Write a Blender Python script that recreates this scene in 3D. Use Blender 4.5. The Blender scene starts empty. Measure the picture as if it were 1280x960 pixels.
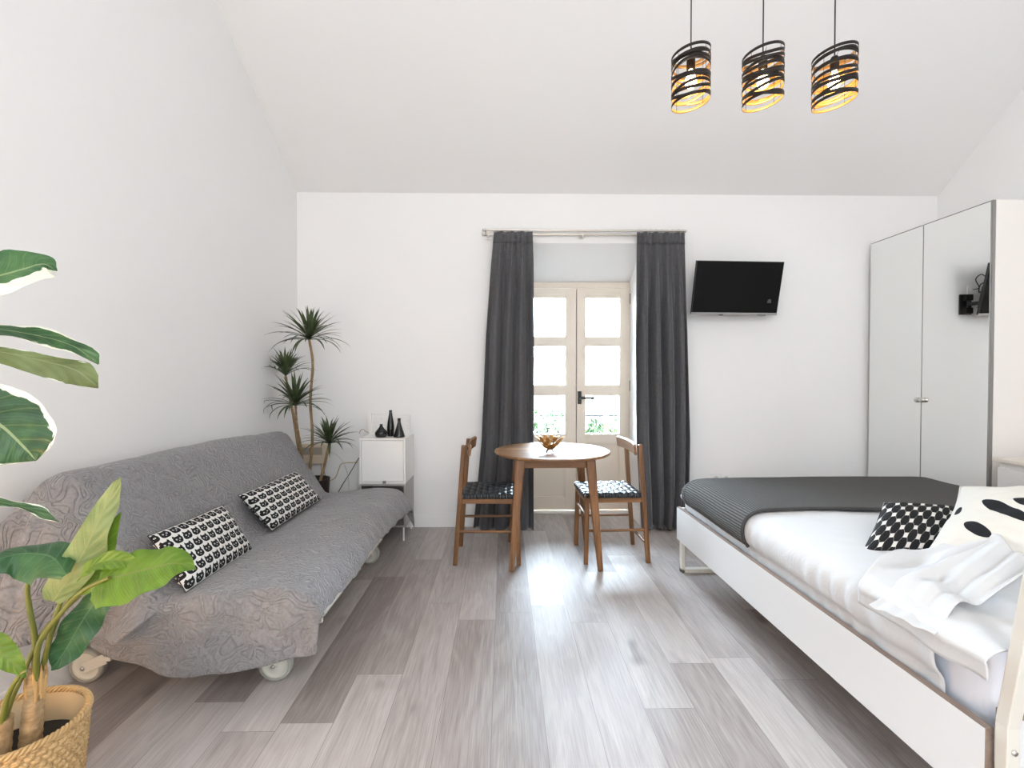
import bpy, bmesh, math, random
from mathutils import Vector, Matrix, Euler, noise
R = math.radians
PI = math.pi
sc = bpy.context.scene
COL = sc.collection

# ------------------------------------------------------------------ camera
F_PX, CAM_H = 610.0, 1.26
TILT = math.atan(10 / F_PX)
cam_d = bpy.data.cameras.new('camera')
cam_d.sensor_width = 36.0
cam_d.lens = F_PX / 1280 * 36.0
cam_d.clip_start = 0.05
cam = bpy.data.objects.new('camera', cam_d)
cam.location = (0, 0, CAM_H)
cam.rotation_euler = (PI / 2 - TILT, 0, -TILT)
COL.objects.link(cam)
sc.camera = cam
CAM_M = Euler((PI / 2 - TILT, 0, -TILT)).to_matrix()


def px(x, y, Y):
    """world point at depth Y seen at pixel (x, y) of the 1280x960 photograph"""
    d = CAM_M @ Vector(((x - 640) / F_PX, -(y - 480) / F_PX, -1))
    return Vector((0, 0, CAM_H)) + d * (Y / d.y)


def px_plane(x, y, point, normal):
    """where the ray through pixel (x, y) meets a plane of the room"""
    d = CAM_M @ Vector(((x - 640) / F_PX, -(y - 480) / F_PX, -1))
    o, n = Vector((0, 0, CAM_H)), Vector(normal)
    return o + d * ((Vector(point) - o).dot(n) / d.dot(n))


# ------------------------------------------------------------------ mesh builder
def cat(pts, n):
    """Catmull-Rom resample of a list of vectors to n points"""
    P = [Vector(p) for p in pts]
    P = [P[0] * 2 - P[1]] + P + [P[-1] * 2 - P[-2]]
    m = len(P) - 3
    out = []
    for i in range(n):
        t = i / (n - 1) * m
        k = min(int(t), m - 1)
        f = t - k
        a, b, c, d = P[k:k + 4]
        out.append(0.5 * ((2 * b) + (c - a) * f + (2 * a - 5 * b + 4 * c - d) * f * f + (3 * b - a - 3 * c + d) * f ** 3))
    return out


def lerp_table(tab, x):
    if x <= tab[0][0]:
        return tab[0][1]
    for (a, va), (b, vb) in zip(tab, tab[1:]):
        if x <= b:
            t = (x - a) / (b - a)
            return va + (vb - va) * t
    return tab[-1][1]


def smooth(a, b, x):
    t = max(0.0, min(1.0, (x - a) / (b - a)))
    return t * t * (3 - 2 * t)


class MB:
    def __init__(self):
        self.v, self.f, self.uv, self.mi, self.sm = [], [], [], [], []

    def add(self, verts, faces, uvs=None, mi=0, sm=False):
        o = len(self.v)
        self.v += [Vector(p) for p in verts]
        self.uv += uvs if uvs else [(0, 0)] * len(verts)
        self.f += [tuple(i + o for i in f) for f in faces]
        self.mi += [mi] * len(faces)
        self.sm += [sm] * len(faces)
        return self

    def bm(self, b, mi=0, sm=False, M=None):
        if M is not None:
            b.transform(M)
        b.verts.index_update()
        self.add([v.co.copy() for v in b.verts], [[v.index for v in f.verts] for f in b.faces], None, mi, sm)
        b.free()
        return self

    def box(self, x0, x1, y0, y1, z0, z1, bev=0.0, mi=0, M=None, seg=2, sm=False):
        b = bmesh.new()
        bmesh.ops.create_cube(b, size=1)
        for v in b.verts:
            v.co = Vector(((x0 + x1) / 2 + v.co.x * (x1 - x0), (y0 + y1) / 2 + v.co.y * (y1 - y0), (z0 + z1) / 2 + v.co.z * (z1 - z0)))
        if bev > 0:
            bmesh.ops.bevel(b, geom=b.edges[:], offset=bev, segments=seg, profile=0.6, affect='EDGES', clamp_overlap=True)
        return self.bm(b, mi, sm, M)

    def bar(self, p, q, w, h, up=(0, 0, 1), bev=0.0, mi=0, w2=None, h2=None, seg=2):
        """rectangular bar from p to q; w across, h along 'up'"""
        p, q = Vector(p), Vector(q)
        d = (q - p).normalized()
        s = d.cross(Vector(up)).normalized()
        u = s.cross(d).normalized()
        w2 = w if w2 is None else w2
        h2 = h if h2 is None else h2
        b = bmesh.new()
        vs = []
        for c, ww, hh in ((p, w, h), (q, w2, h2)):
            for a, e in ((-1, -1), (1, -1), (1, 1), (-1, 1)):
                vs.append(b.verts.new(c + s * a * ww / 2 + u * e * hh / 2))
        for f in ((3, 2, 1, 0), (4, 5, 6, 7), (0, 1, 5, 4), (1, 2, 6, 5), (2, 3, 7, 6), (3, 0, 4, 7)):
            b.faces.new([vs[i] for i in f])
        bmesh.ops.recalc_face_normals(b, faces=b.faces[:])
        if bev > 0:
            bmesh.ops.bevel(b, geom=b.edges[:], offset=bev, segments=seg, profile=0.6, affect='EDGES', clamp_overlap=True)
        return self.bm(b, mi)

    def tube(self, pts, r, n=10, mi=0, cap=True, flat=None):
        P = [Vector(p) for p in pts]
        m = len(P)
        rr = r if isinstance(r, (list, tuple)) else [r] * m
        T = [(P[min(i + 1, m - 1)] - P[max(i - 1, 0)]).normalized() for i in range(m)]
        ref = Vector((0, 0, 1)) if abs(T[0].z) < 0.9 else Vector((1, 0, 0))
        s = T[0].cross(ref).normalized()
        vs, us = [], []
        for i in range(m):
            s = (s - T[i] * s.dot(T[i])).normalized()
            u = T[i].cross(s).normalized()
            for k in range(n):
                a = 2 * PI * k / n
                vs.append(P[i] + s * math.cos(a) * rr[i] + u * math.sin(a) * rr[i] * (flat or 1))
                us.append((k / n, i / max(1, m - 1)))
        fs = [(i * n + k, i * n + (k + 1) % n, (i + 1) * n + (k + 1) % n, (i + 1) * n + k) for i in range(m - 1) for k in range(n)]
        self.add(vs, fs, us, mi, True)
        if cap:
            self.add(vs[:n], [tuple(range(n))[::-1]], None, mi)
            self.add(vs[-n:], [tuple(range(n))], None, mi)
        return self

    def lathe(self, prof, c=(0, 0, 0), n=32, mi=0, axis='Z', sm=True):
        vs, us = [], []
        c = Vector(c)
        for j, (r, z) in enumerate(prof):
            for k in range(n):
                a = 2 * PI * k / n
                if axis == 'Z':
                    p = Vector((r * math.cos(a), r * math.sin(a), z))
                elif axis == 'Y':
                    p = Vector((r * math.cos(a), z, r * math.sin(a)))
                else:
                    p = Vector((z, r * math.cos(a), r * math.sin(a)))
                vs.append(c + p)
                us.append((k / n, j / max(1, len(prof) - 1)))
        m = len(prof)
        fs = [(j * n + k, j * n + (k + 1) % n, (j + 1) * n + (k + 1) % n, (j + 1) * n + k) for j in range(m - 1) for k in range(n)]
        self.add(vs, fs, us, mi, sm)
        return self

    def grid(self, fn, nu, nv, mi=0, closeu=False):
        vs, us = [], []
        for i in range(nu):
            for j in range(nv):
                u, v = i / (nu - 1), j / (nv - 1)
                vs.append(fn(u, v))
                us.append((u, v))
        fs = [(i * nv + j, (i + 1) * nv + j, (i + 1) * nv + j + 1, i * nv + j + 1) for i in range(nu - 1) for j in range(nv - 1)]
        return self.add(vs, fs, us, mi, True)

    def prism(self, pts, vec, mi=0, bev=0):
        b = bmesh.new()
        vec = Vector(vec)
        a = [b.verts.new(Vector(p)) for p in pts]
        c = [b.verts.new(Vector(p) + vec) for p in pts]
        n = len(a)
        b.faces.new(a[::-1])
        b.faces.new(c)
        for i in range(n):
            b.faces.new((a[i], a[(i + 1) % n], c[(i + 1) % n], c[i]))
        bmesh.ops.recalc_face_normals(b, faces=b.faces[:])
        if bev:
            bmesh.ops.bevel(b, geom=b.edges[:], offset=bev, segments=2, profile=0.6, affect='EDGES', clamp_overlap=True)
        return self.bm(b, mi)

    def build(self, name, mats, parent=None, label=None, local=False, fix=False, weld=False, auto=None):
        vs = self.v
        if parent is not None and not local:
            M = world(parent).inverted()
            vs = [M @ p for p in vs]
        me = bpy.data.meshes.new(name)
        me.from_pydata([tuple(p) for p in vs], [], self.f)
        me.validate()
        uvl = me.uv_layers.new(name='UVMap')
        for l in me.loops:
            uvl.data[l.index].uv = self.uv[l.vertex_index]
        for m in (mats if isinstance(mats, (list, tuple)) else [mats]):
            me.materials.append(m)
        for p in me.polygons:
            p.material_index = self.mi[p.index]
            p.use_smooth = self.sm[p.index]
        if fix or weld:
            b = bmesh.new()
            b.from_mesh(me)
            if weld:
                bmesh.ops.remove_doubles(b, verts=b.verts[:], dist=1e-5)
            if fix:
                bmesh.ops.recalc_face_normals(b, faces=b.faces[:])
            b.to_mesh(me)
            b.free()
        o = bpy.data.objects.new(name, me)
        COL.objects.link(o)
        if parent is not None:
            o.parent = parent
        if label:
            o['label'] = label
        return o


def world(o):
    M = Matrix.LocRotScale(o.location, o.rotation_euler, o.scale)
    return world(o.parent) @ M if o.parent else M


def tag(o, label=None, category=None, group=None, kind=None):
    if label:
        o['label'] = label
    if category:
        o['category'] = category
    if group:
        o['group'] = group
    if kind:
        o['kind'] = kind
    return o


def thing(name, label, category, loc=(0, 0, 0), rz=0.0, group=None):
    o = bpy.data.objects.new(name, None)
    o.empty_display_size = 0.05
    o.location = loc
    o.rotation_euler = (0, 0, rz)
    COL.objects.link(o)
    return tag(o, label, category, group)


def copy_tree(o, parent=None):
    c = o.copy()
    COL.objects.link(c)
    if parent is not None:
        c.parent = parent
    for ch in [x for x in bpy.data.objects if x.parent == o]:
        copy_tree(ch, c)
    return c


def structure(o):
    o['kind'] = 'structure'
    return o


def solid(o, t, off=0.0):
    m = o.modifiers.new('thick', 'SOLIDIFY')
    m.thickness = t
    m.offset = off
    return o


def subsurf(o, n=1):
    m = o.modifiers.new('sub', 'SUBSURF')
    m.levels = n
    m.render_levels = n
    return o


# ------------------------------------------------------------------ node maths
class E:
    """expression over shader sockets"""
    def __init__(s, nt, k):
        s.nt, s.k = nt, k

    def op(s, o, *args):
        n = s.nt.nodes.new('ShaderNodeMath')
        n.operation = o
        for i, a in enumerate((s,) + args):
            k = a.k if isinstance(a, E) else a
            if isinstance(k, (int, float)):
                n.inputs[i].default_value = k
            else:
                s.nt.links.new(k, n.inputs[i])
        return E(s.nt, n.outputs[0])

    def __add__(s, b): return s.op('ADD', b)
    def __sub__(s, b): return s.op('SUBTRACT', b)
    def __mul__(s, b): return s.op('MULTIPLY', b)
    def __truediv__(s, b): return s.op('DIVIDE', b)
    __radd__ = __add__
    __rmul__ = __mul__
    def rsub(s, a): return E(s.nt, a).op('SUBTRACT', s)
    def abs(s): return s.op('ABSOLUTE')
    def frac(s): return s.op('FRACT')
    def floor(s): return s.op('FLOOR')
    def sin(s): return s.op('SINE')
    def max(s, b): return s.op('MAXIMUM', b)
    def min(s, b): return s.op('MINIMUM', b)
    def lt(s, b): return s.op('LESS_THAN', b)
    def gt(s, b): return s.op('GREATER_THAN', b)
    def pow(s, b): return s.op('POWER', b)
    def mod(s, b): return s.op('FLOORED_MODULO', b)

    def step(s, a, b):
        """smoothstep a..b"""
        n = s.nt.nodes.new('ShaderNodeMapRange')
        n.interpolation_type = 'SMOOTHSTEP'
        s.nt.links.new(s.k, n.inputs['Value'])
        n.inputs['From Min'].default_value = a
        n.inputs['From Max'].default_value = b
        return E(s.nt, n.outputs[0])


class Mat:
    def __init__(s, name, color=(0.8, 0.8, 0.8), rough=0.5, metal=0.0, spec=0.5, sheen=0.0):
        s.m = bpy.data.materials.new(name)
        s.m.use_nodes = True
        s.nt = s.m.node_tree
        s.b = s.nt.nodes['Principled BSDF']
        s.set('Base Color', (*color, 1))
        s.set('Roughness', rough)
        s.set('Metallic', metal)
        s.set('Specular IOR Level', spec)
        if sheen:
            s.set('Sheen Weight', sheen)
            s.set('Sheen Roughness', 0.4)

    def set(s, k, v):
        if isinstance(v, E):
            v = v.k
        if hasattr(v, 'is_output'):
            s.nt.links.new(v, s.b.inputs[k])
        else:
            s.b.inputs[k].default_value = v
        return s

    def coord(s, kind='Object', scale=(1, 1, 1), rot=(0, 0, 0), loc=(0, 0, 0)):
        t = s.nt.nodes.new('ShaderNodeTexCoord')
        m = s.nt.nodes.new('ShaderNodeMapping')
        m.inputs['Scale'].default_value = scale
        m.inputs['Rotation'].default_value = rot
        m.inputs['Location'].default_value = loc
        s.nt.links.new(t.outputs[kind], m.inputs['Vector'])
        return m.outputs[0]

    def xyz(s, vec):
        n = s.nt.nodes.new('ShaderNodeSeparateXYZ')
        s.nt.links.new(vec, n.inputs[0])
        return [E(s.nt, n.outputs[i]) for i in range(3)]

    def vec(s, x, y, z):
        n = s.nt.nodes.new('ShaderNodeCombineXYZ')
        for i, a in enumerate((x, y, z)):
            k = a.k if isinstance(a, E) else a
            if isinstance(k, (int, float)):
                n.inputs[i].default_value = k
            else:
                s.nt.links.new(k, n.inputs[i])
        return n.outputs[0]

    def noise(s, vec, scale=5, detail=3, rough=0.5, dist=0.0):
        n = s.nt.nodes.new('ShaderNodeTexNoise')
        s.nt.links.new(vec, n.inputs['Vector'])
        n.inputs['Scale'].default_value = scale
        n.inputs['Detail'].default_value = detail
        n.inputs['Roughness'].default_value = rough
        n.inputs['Distortion'].default_value = dist
        return E(s.nt, n.outputs['Fac'])

    def ramp(s, fac, stops):
        n = s.nt.nodes.new('ShaderNodeValToRGB')
        s.nt.links.new(fac.k if isinstance(fac, E) else fac, n.inputs[0])
        e = n.color_ramp.elements
        while len(e) < len(stops):
            e.new(0.5)
        for i, (p, c) in enumerate(stops):
            e[i].position = p
            e[i].color = (*c, 1)
        return n.outputs[0]

    def mix(s, fac, a, b, blend='MIX'):
        n = s.nt.nodes.new('ShaderNodeMix')
        n.data_type = 'RGBA'
        n.blend_type = blend
        for k, i in ((fac, 0), (a, 6), (b, 7)):
            if isinstance(k, E):
                k = k.k
            if hasattr(k, 'is_output'):
                s.nt.links.new(k, n.inputs[i])
            else:
                n.inputs[i].default_value = k if isinstance(k, (int, float)) else (*k, 1)
        return n.outputs[2]

    def bump(s, h, strength=0.3, dist=0.01):
        n = s.nt.nodes.new('ShaderNodeBump')
        n.inputs['Strength'].default_value = strength
        n.inputs['Distance'].default_value = dist
        s.nt.links.new(h.k if isinstance(h, E) else h, n.inputs['Height'])
        s.nt.links.new(n.outputs[0], s.b.inputs['Normal'])
        return s


MATS = {}


def M_(name, *a, **k):
    if name not in MATS:
        MATS[name] = Mat(name, *a, **k)
    return MATS[name].m


def plaster(name, col):
    q = Mat(name, col, 0.85, spec=0.25)
    c = q.coord('Object')
    q.bump(q.noise(c, 60, 3), 0.06, 0.004)
    MATS[name] = q
    return q.m


def wood(name, dark, mid, light, axis='Z', rough=0.4, sc_=1.0, strips=None):
    q = Mat(name, mid, rough, spec=0.5)
    k = {'X': (1.2, 16, 16), 'Y': (16, 1.2, 16), 'Z': (16, 16, 1.2)}[axis]
    c = q.coord('Object', tuple(a * sc_ for a in k))
    n = q.noise(c, 2.2, 5, 0.6, 0.6)
    fac = n
    if strips:
        x, y, z = q.xyz(q.coord('Object'))
        a, l = (y, x) if axis == 'X' else (x, y)
        row = (a / strips).floor()
        seg = (l / 0.42 + row * 0.37).floor()
        rnd = ((row * 12.9898 + seg * 78.233).sin() * 43758.5453).frac()
        fac = n * 0.6 + rnd * 0.42
    q.set('Base Color', q.ramp(fac, [(0.25, dark), (0.5, mid), (0.75, light)]))
    q.set('Roughness', n * 0.2 + (rough - 0.1))
    q.bump(n, 0.08, 0.002)
    MATS[name] = q
    return q.m


# plain materials -------------------------------------------------
WALL = plaster('white_plaster', (0.80, 0.797, 0.79))
CEIL = plaster('ceiling_plaster', (0.78, 0.777, 0.772))
TRIM = M_('white_trim_paint', (0.82, 0.82, 0.82), 0.4)
LACQ = M_('white_lacquer', (0.78, 0.77, 0.75), 0.35)
GREYL = M_('grey_lacquer', (0.36, 0.35, 0.34), 0.4)
GREYD = M_('grey_lacquer_inside', (0.30, 0.30, 0.30), 0.5)
BLACKP = M_('black_plastic', (0.012, 0.012, 0.013), 0.4)
CERAM = M_('black_ceramic', (0.010, 0.010, 0.012), 0.22)
STEEL = M_('brushed_steel', (0.62, 0.60, 0.57), 0.3, 1.0)
NICKEL = M_('satin_nickel', (0.66, 0.62, 0.56), 0.35, 1.0)
ALU = M_('grey_aluminium_edge', (0.30, 0.29, 0.28), 0.45, 0.6)
CREAMP = M_('cream_painted_metal', (0.64, 0.615, 0.55), 0.4)
WHITEM = M_('white_painted_metal', (0.78, 0.78, 0.75), 0.35)
# ================================================================== the room
YB = 4.07            # back wall plane
YR = -2.6            # rear wall, behind the camera
RIDGE = 0.9
SL = 0.75
ZB = 2.772
ZR = ZB + SL * (YB - RIDGE)
ZREAR = ZR - SL * (RIDGE - YR)
XR = 3.645
OX0, OX1, OZ = 0.13, 1.155, 2.364     # opening of the balcony door


def xl(Y):
    return -1.706 - 0.0455 * (YB - Y)


def floor_mat():
    q = Mat('grey_oak_laminate', (0.3, 0.27, 0.25), 0.3, spec=0.5)
    x, y, z = q.xyz(q.coord('Object'))
    W, L = 0.192, 1.29
    row = (x / W + 0.23).floor()
    off = ((row * 12.9898).sin() * 43758.5453).frac()
    yy = y / L + off
    seg = yy.floor()
    rnd = ((row * 12.9898 + seg * 78.233).sin() * 43758.5453).frac()
    rnd2 = ((row * 39.346 + seg * 11.135).sin() * 24634.6345).frac()
    fx = (x / W + 0.23).frac()
    fy = yy.frac()
    ex = fx.min(fx.rsub(1.0)) * W
    ey = fy.min(fy.rsub(1.0)) * L
    seam = ex.min(ey).step(0.0002, 0.0012)
    gv = q.vec(x * 38 + rnd * 37, y * 0.6 + rnd2 * 19, 0.0)
    g = q.noise(gv, 1.6, 6, 0.62, 0.12)
    fine = q.noise(q.vec(x * 150 + rnd * 50, y * 3.5 + rnd2 * 31, 0.0), 1.5, 4, 0.6)
    cath = q.noise(q.vec(x * 5 + rnd * 13, y * 0.9 + rnd2 * 17, 0.0), 1.6, 3, 0.5, 1.2)
    rings = ((cath * 26).sin() * 0.5 + 0.5)
    knot = q.noise(q.vec(x * 4 + rnd * 9, y * 1.6 + rnd2 * 5, 0.0), 1.4, 2).step(0.66, 0.8)
    f = g * 0.22 + fine * 0.34 + rings * 0.05 + rnd * 0.24 + 0.115 - knot * 0.20
    colr = q.ramp(f, [(0.28, (0.15, 0.125, 0.117)), (0.45, (0.30, 0.262, 0.246)), (0.60, (0.44, 0.40, 0.382)), (0.78, (0.60, 0.57, 0.55))])
    colr = q.mix(seam, (0.13, 0.112, 0.104), colr)
    q.set('Base Color', colr)
    q.set('Roughness', fine * 0.12 + g * 0.10 + 0.35)
    q.bump(seam * 0.6 + fine * 0.25 + g * 0.2, 0.10, 0.002)
    return q.m


FLOOR = floor_mat()
m = MB().box(-2.2, 3.9, YR - 0.1, YB + 0.45, -0.12, 0.0)
structure(m.build('floor', FLOOR))

# ceiling: two roof slopes meeting at a ridge
m = MB()
m.prism([(-2.2, YB + 0.45, ZB - 0.45 * SL), (-2.2, RIDGE, ZR), (-2.2, YR - 0.2, ZREAR - 0.2 * SL),
         (-2.2, YR - 0.2, ZREAR + 0.25), (-2.2, RIDGE, ZR + 0.25), (-2.2, YB + 0.45, ZB + 0.25)], (6.2, 0, 0))
structure(m.build('ceiling', CEIL))


def gable(x_far, x_near, t):
    pts = [(x_near, YR, -0.1), (x_far, YB, -0.1), (x_far, YB, ZB + 0.05), (x_near + (x_far - x_near) * (RIDGE - YR) / (YB - YR), RIDGE, ZR + 0.05), (x_near, YR, ZREAR + 0.05)]
    return MB().prism(pts, (t, 0, 0))


# left wall, with a window well behind the viewpoint
LW0, LW1, LZ0, LZ1 = -2.1, -1.5, 1.25, 1.95
m = MB()


def zroof(Y):
    return (ZB + SL * (YB - Y) if Y > RIDGE else ZR - SL * (RIDGE - Y)) + 0.05


def wall_piece(ya, yb, za=None, zb=None):
    z0 = -0.1 if za is None else za
    pts = [(xl(ya), ya, z0), (xl(yb), yb, z0)]
    if zb is not None:
        pts += [(xl(yb), yb, zb), (xl(ya), ya, zb)]
    else:
        pts += [(xl(yb), yb, zroof(yb))]
        if ya < RIDGE < yb:
            pts += [(xl(RIDGE), RIDGE, zroof(RIDGE))]
        pts += [(xl(ya), ya, zroof(ya))]
    m.prism(pts, (-0.15, 0, 0))


wall_piece(LW1, YB)
wall_piece(YR, LW0)
wall_piece(LW0, LW1, None, LZ0)
wall_piece(LW0, LW1, LZ1)
structure(m.build('wall_left', WALL))
structure(gable(XR, XR, 0.15).build('wall_right', WALL))

# back wall with the deep opening of the balcony door
m = MB()
m.box(-2.0, OX0, YB, YB + 0.45, -0.1, ZB + 0.1)
m.box(OX1, XR + 0.1, YB, YB + 0.45, -0.1, ZB + 0.1)
m.prism([(OX0, YB, OZ), (OX0, YB + 0.45, 2.10), (OX0, YB + 0.45, ZB + 0.1), (OX0, YB, ZB + 0.1)], (OX1 - OX0, 0, 0))
structure(m.build('wall_back', WALL))

# rear wall behind the viewpoint
structure(MB().box(-2.2, XR + 0.1, YR - 0.2, YR, -0.1, ZREAR + 0.1).build('wall_rear', WALL))

# frame of the left window
f = MB()
xw = xl(LW0) - 0.1
for y0, y1, z0, z1 in ((LW0, LW0 + 0.06, LZ0, LZ1), (LW1 - 0.06, LW1, LZ0, LZ1), (LW0, LW1, LZ0, LZ0 + 0.06), (LW0, LW1, LZ1 - 0.06, LZ1), ((LW0 + LW1) / 2 - 0.035, (LW0 + LW1) / 2 + 0.035, LZ0, LZ1)):
    f.box(xw - 0.025, xw + 0.025, y0, y1, z0, z1, 0.004)
structure(f.build('window_1', TRIM))

# skirting
m = MB()
m.prism([(xl(YB), YB, 0), (xl(YR), YR, 0), (xl(YR) + 0.012, YR, 0), (xl(YB) + 0.012, YB, 0)], (0, 0, 0.115))
structure(m.build('baseboard_left', TRIM))
m = MB()
m.box(xl(YB) + 0.012, OX0, YB - 0.013, YB, 0, 0.118, 0.003)
m.box(OX0 - 0.001, OX0 + 0.012, YB, YB + 0.36, 0, 0.118, 0.003)
m.box(OX1, XR, YB - 0.013, YB, 0, 0.118, 0.003)
m.box(OX1 - 0.012, OX1 + 0.001, YB, YB + 0.36, 0, 0.118, 0.003)
structure(m.build('baseboard_back', TRIM))
m = MB().box(XR - 0.012, XR, YR, YB, 0, 0.115)
structure(m.build('baseboard_right', TRIM))

# ------------------------------------------------------------------ balcony door
DOORP = M_('beige_door_paint', (0.70, 0.62, 0.52), 0.45)
gq = Mat('clear_glass', (1, 1, 1), 0.0)
_nt = gq.nt
_tr = _nt.nodes.new('ShaderNodeBsdfTransparent')
_tr.inputs[0].default_value = (0.96, 0.97, 0.97, 1)
_gl = _nt.nodes.new('ShaderNodeBsdfGlossy')
_gl.inputs['Roughness'].default_value = 0.02
_fr = _nt.nodes.new('ShaderNodeFresnel')
_fr.inputs['IOR'].default_value = 1.45
_mx = _nt.nodes.new('ShaderNodeMixShader')
_nt.links.new(_fr.outputs[0], _mx.inputs[0])
_nt.links.new(_tr.outputs[0], _mx.inputs[1])
_nt.links.new(_gl.outputs[0], _mx.inputs[2])
_nt.links.new(_mx.outputs[0], _nt.nodes['Material Output'].inputs['Surface'])
GLASS = gq.m
IRON = M_('dark_iron', (0.035, 0.04, 0.04), 0.45, 0.6)

YD = YB + 0.40        # inner face of the door
d1 = thing('door_1', None, None, (0.64, YD, 0))
structure(d1)
kx = (YD + 0.02) / F_PX


def DX(p):
    return px(p, 470, YD).x


def DZ(p):
    return px(720, p, YD).z


ztop, zbot = DZ(357.0), 0.02
xs, xr = DX(720.3), DX(787.2)
xlft = 2 * xs - xr
m = MB()
m.box(OX0, xlft - 0.004, YD, YD + 0.07, 0, ztop, 0.004)
m.box(xr + 0.004, OX1, YD, YD + 0.07, 0, ztop, 0.004)
m.box(OX0, OX1, YD, YD + 0.07, ztop - 0.022, ztop + 0.03, 0.004)
m.build('door_frame', DOORP, d1)
glz = [(372.4, 420.6), (433.2, 481.0), (494.5, 542.5)]


def leaf_door(x0, x1, sl, sr, name='door_leaf'):
    """one glazed leaf between x0 and x1 with stiles sl and sr wide"""
    L = MB()
    y0, y1 = YD - 0.006, YD + 0.045
    zt = ztop - 0.026
    L.box(x0, x0 + sl, y0, y1, zbot + 0.01, zt, 0.004)
    L.box(x1 - sr, x1, y0, y1, zbot + 0.01, zt, 0.004)
    zs = [zt] + [DZ(p) for g in glz for p in g]
    bands = [(DZ(glz[0][0]), zt), (DZ(glz[1][0]), DZ(glz[0][1])), (DZ(glz[2][0]), DZ(glz[1][1])), (DZ(554), DZ(glz[2][1])), (zbot + 0.01, DZ(622))]
    for a, b in bands:
        L.box(x0 + sl - 0.002, x1 - sr + 0.002, y0 + 0.001, y1 - 0.001, a, b, 0.003)
    # lower recessed panel with a raised moulding
    L.box(x0 + sl - 0.005, x1 - sr + 0.005, y0 + 0.016, y1 - 0.012, DZ(622) - 0.005, DZ(554) + 0.005)
    for a, b, c, d in ((x0 + sl, x1 - sr, DZ(554) - 0.012, DZ(554)), (x0 + sl, x1 - sr, DZ(622), DZ(622) + 0.012)):
        L.box(a, b, y0 + 0.004, y0 + 0.02, c, d, 0.004)
    for a in (x0 + sl, x1 - sr - 0.012):
        L.box(a, a + 0.012, y0 + 0.004, y0 + 0.02, DZ(622), DZ(554), 0.004)
    o = L.build(name, DOORP, d1)
    for g in glz:
        MB().box(x0 + sl - 0.004, x1 - sr + 0.004, YD + 0.018, YD + 0.022, DZ(g[1]) - 0.004, DZ(g[0]) + 0.004).build('glass_pane', GLASS, o)
    return o


lr = leaf_door(xs + 0.003, xr, DX(731.6) - xs, xr - DX(774.3))
ll = leaf_door(xlft, xs - 0.003, xr - DX(774.3), xs - DX(707))
MB().box(xs - 0.022, xs + 0.022, YD + 0.0455, YD + 0.058, zbot + 0.01, ztop - 0.026, 0.003).build('astragal', DOORP, ll)
h = MB()
hx, hy = DX(724.3), YD - 0.006
h.box(hx - 0.017, hx + 0.017, hy - 0.012, hy, DZ(505), DZ(489), 0.004)
h.tube([(hx, hy - 0.01, DZ(497)), (hx, hy - 0.045, DZ(497)), (hx + 0.012, hy - 0.056, DZ(497)), (DX(741), hy - 0.056, DZ(497.3))], [0.012, 0.012, 0.013, 0.012], 10)
h.build('door_handle', IRON, lr, label='black lever handle')
for a, b in ((367, 380), (475.5, 488.5)):
    MB().tube([(xr + 0.002, YD - 0.012, DZ(b)), (xr + 0.002, YD - 0.012, DZ(a))], 0.008, 8).build('hinge', IRON, lr)
structure(MB().box(OX0, OX1, YD - 0.03, YD + 0.08, 0.0, 0.022, 0.004).build('trim_1', M_('threshold', (0.75, 0.72, 0.68), 0.4)))

# ------------------------------------------------------------------ outside the door
STONE = M_('pale_balcony_tile', (0.6, 0.57, 0.52), 0.7)
structure(MB().box(-0.8, 2.6, YB + 0.45, 5.75, -0.16, -0.03).build('balcony_floor', STONE))
YRAIL = 5.45
RAILM = M_('black_railing_paint', (0.010, 0.010, 0.010), 0.6, spec=0.1)
t = thing('balcony_railing', 'thin dark metal balcony railing seen through the glass of the balcony door', 'railing', (0.9, YRAIL, -0.03))
rz = px(720, 519.5, YRAIL).z
MB().bar((-0.6, YRAIL, rz), (2.4, YRAIL, rz), 0.035, 0.02).build('top_rail', RAILM, t)
MB().bar((-0.6, YRAIL, 0.1), (2.4, YRAIL, 0.1), 0.03, 0.012).build('bottom_rail', RAILM, t)
for i in range(17):
    x = -0.5 + i * 0.175
    MB().tube([(x, YRAIL, -0.03), (x, YRAIL, rz)], 0.007, 6).build('baluster', RAILM, t)

FAC = M_('pale_facade_render', (0.78, 0.74, 0.68), 0.9)
t = thing('apartment_building', 'pale apartment house across the street seen through the door glass', 'building', (2, 12, -4))
MB().box(-6, 9, 12, 16, -4, px(720, 452, 12).z).build('facade', FAC, t)
MB().box(-6.2, 9.2, 11.75, 16.2, px(720, 452, 12).z, px(720, 447, 12).z, 0.02).build('cornice', M_('cornice_stone', (0.055, 0.045, 0.03), 0.9), t)
for i, x in enumerate((-0.6, 1.0, 2.45, 4.1)):
    f = MB()
    f.box(x - 0.3, x + 0.3, 11.93, 12.0, -0.1, 0.85, 0.01)
    o = f.build('window', M_('window_surround', (0.05, 0.045, 0.04), 0.8), t)
    g = MB()
    for a in (-0.13, 0.13):
        for zz in (0.02, 0.3, 0.58):
            g.box(x + a - 0.11, x + a + 0.11, 11.90, 11.95, zz, zz + 0.22)
    g.build('pane', M_('dark_window_glass', (0.02, 0.022, 0.025), 0.5), o)


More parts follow.
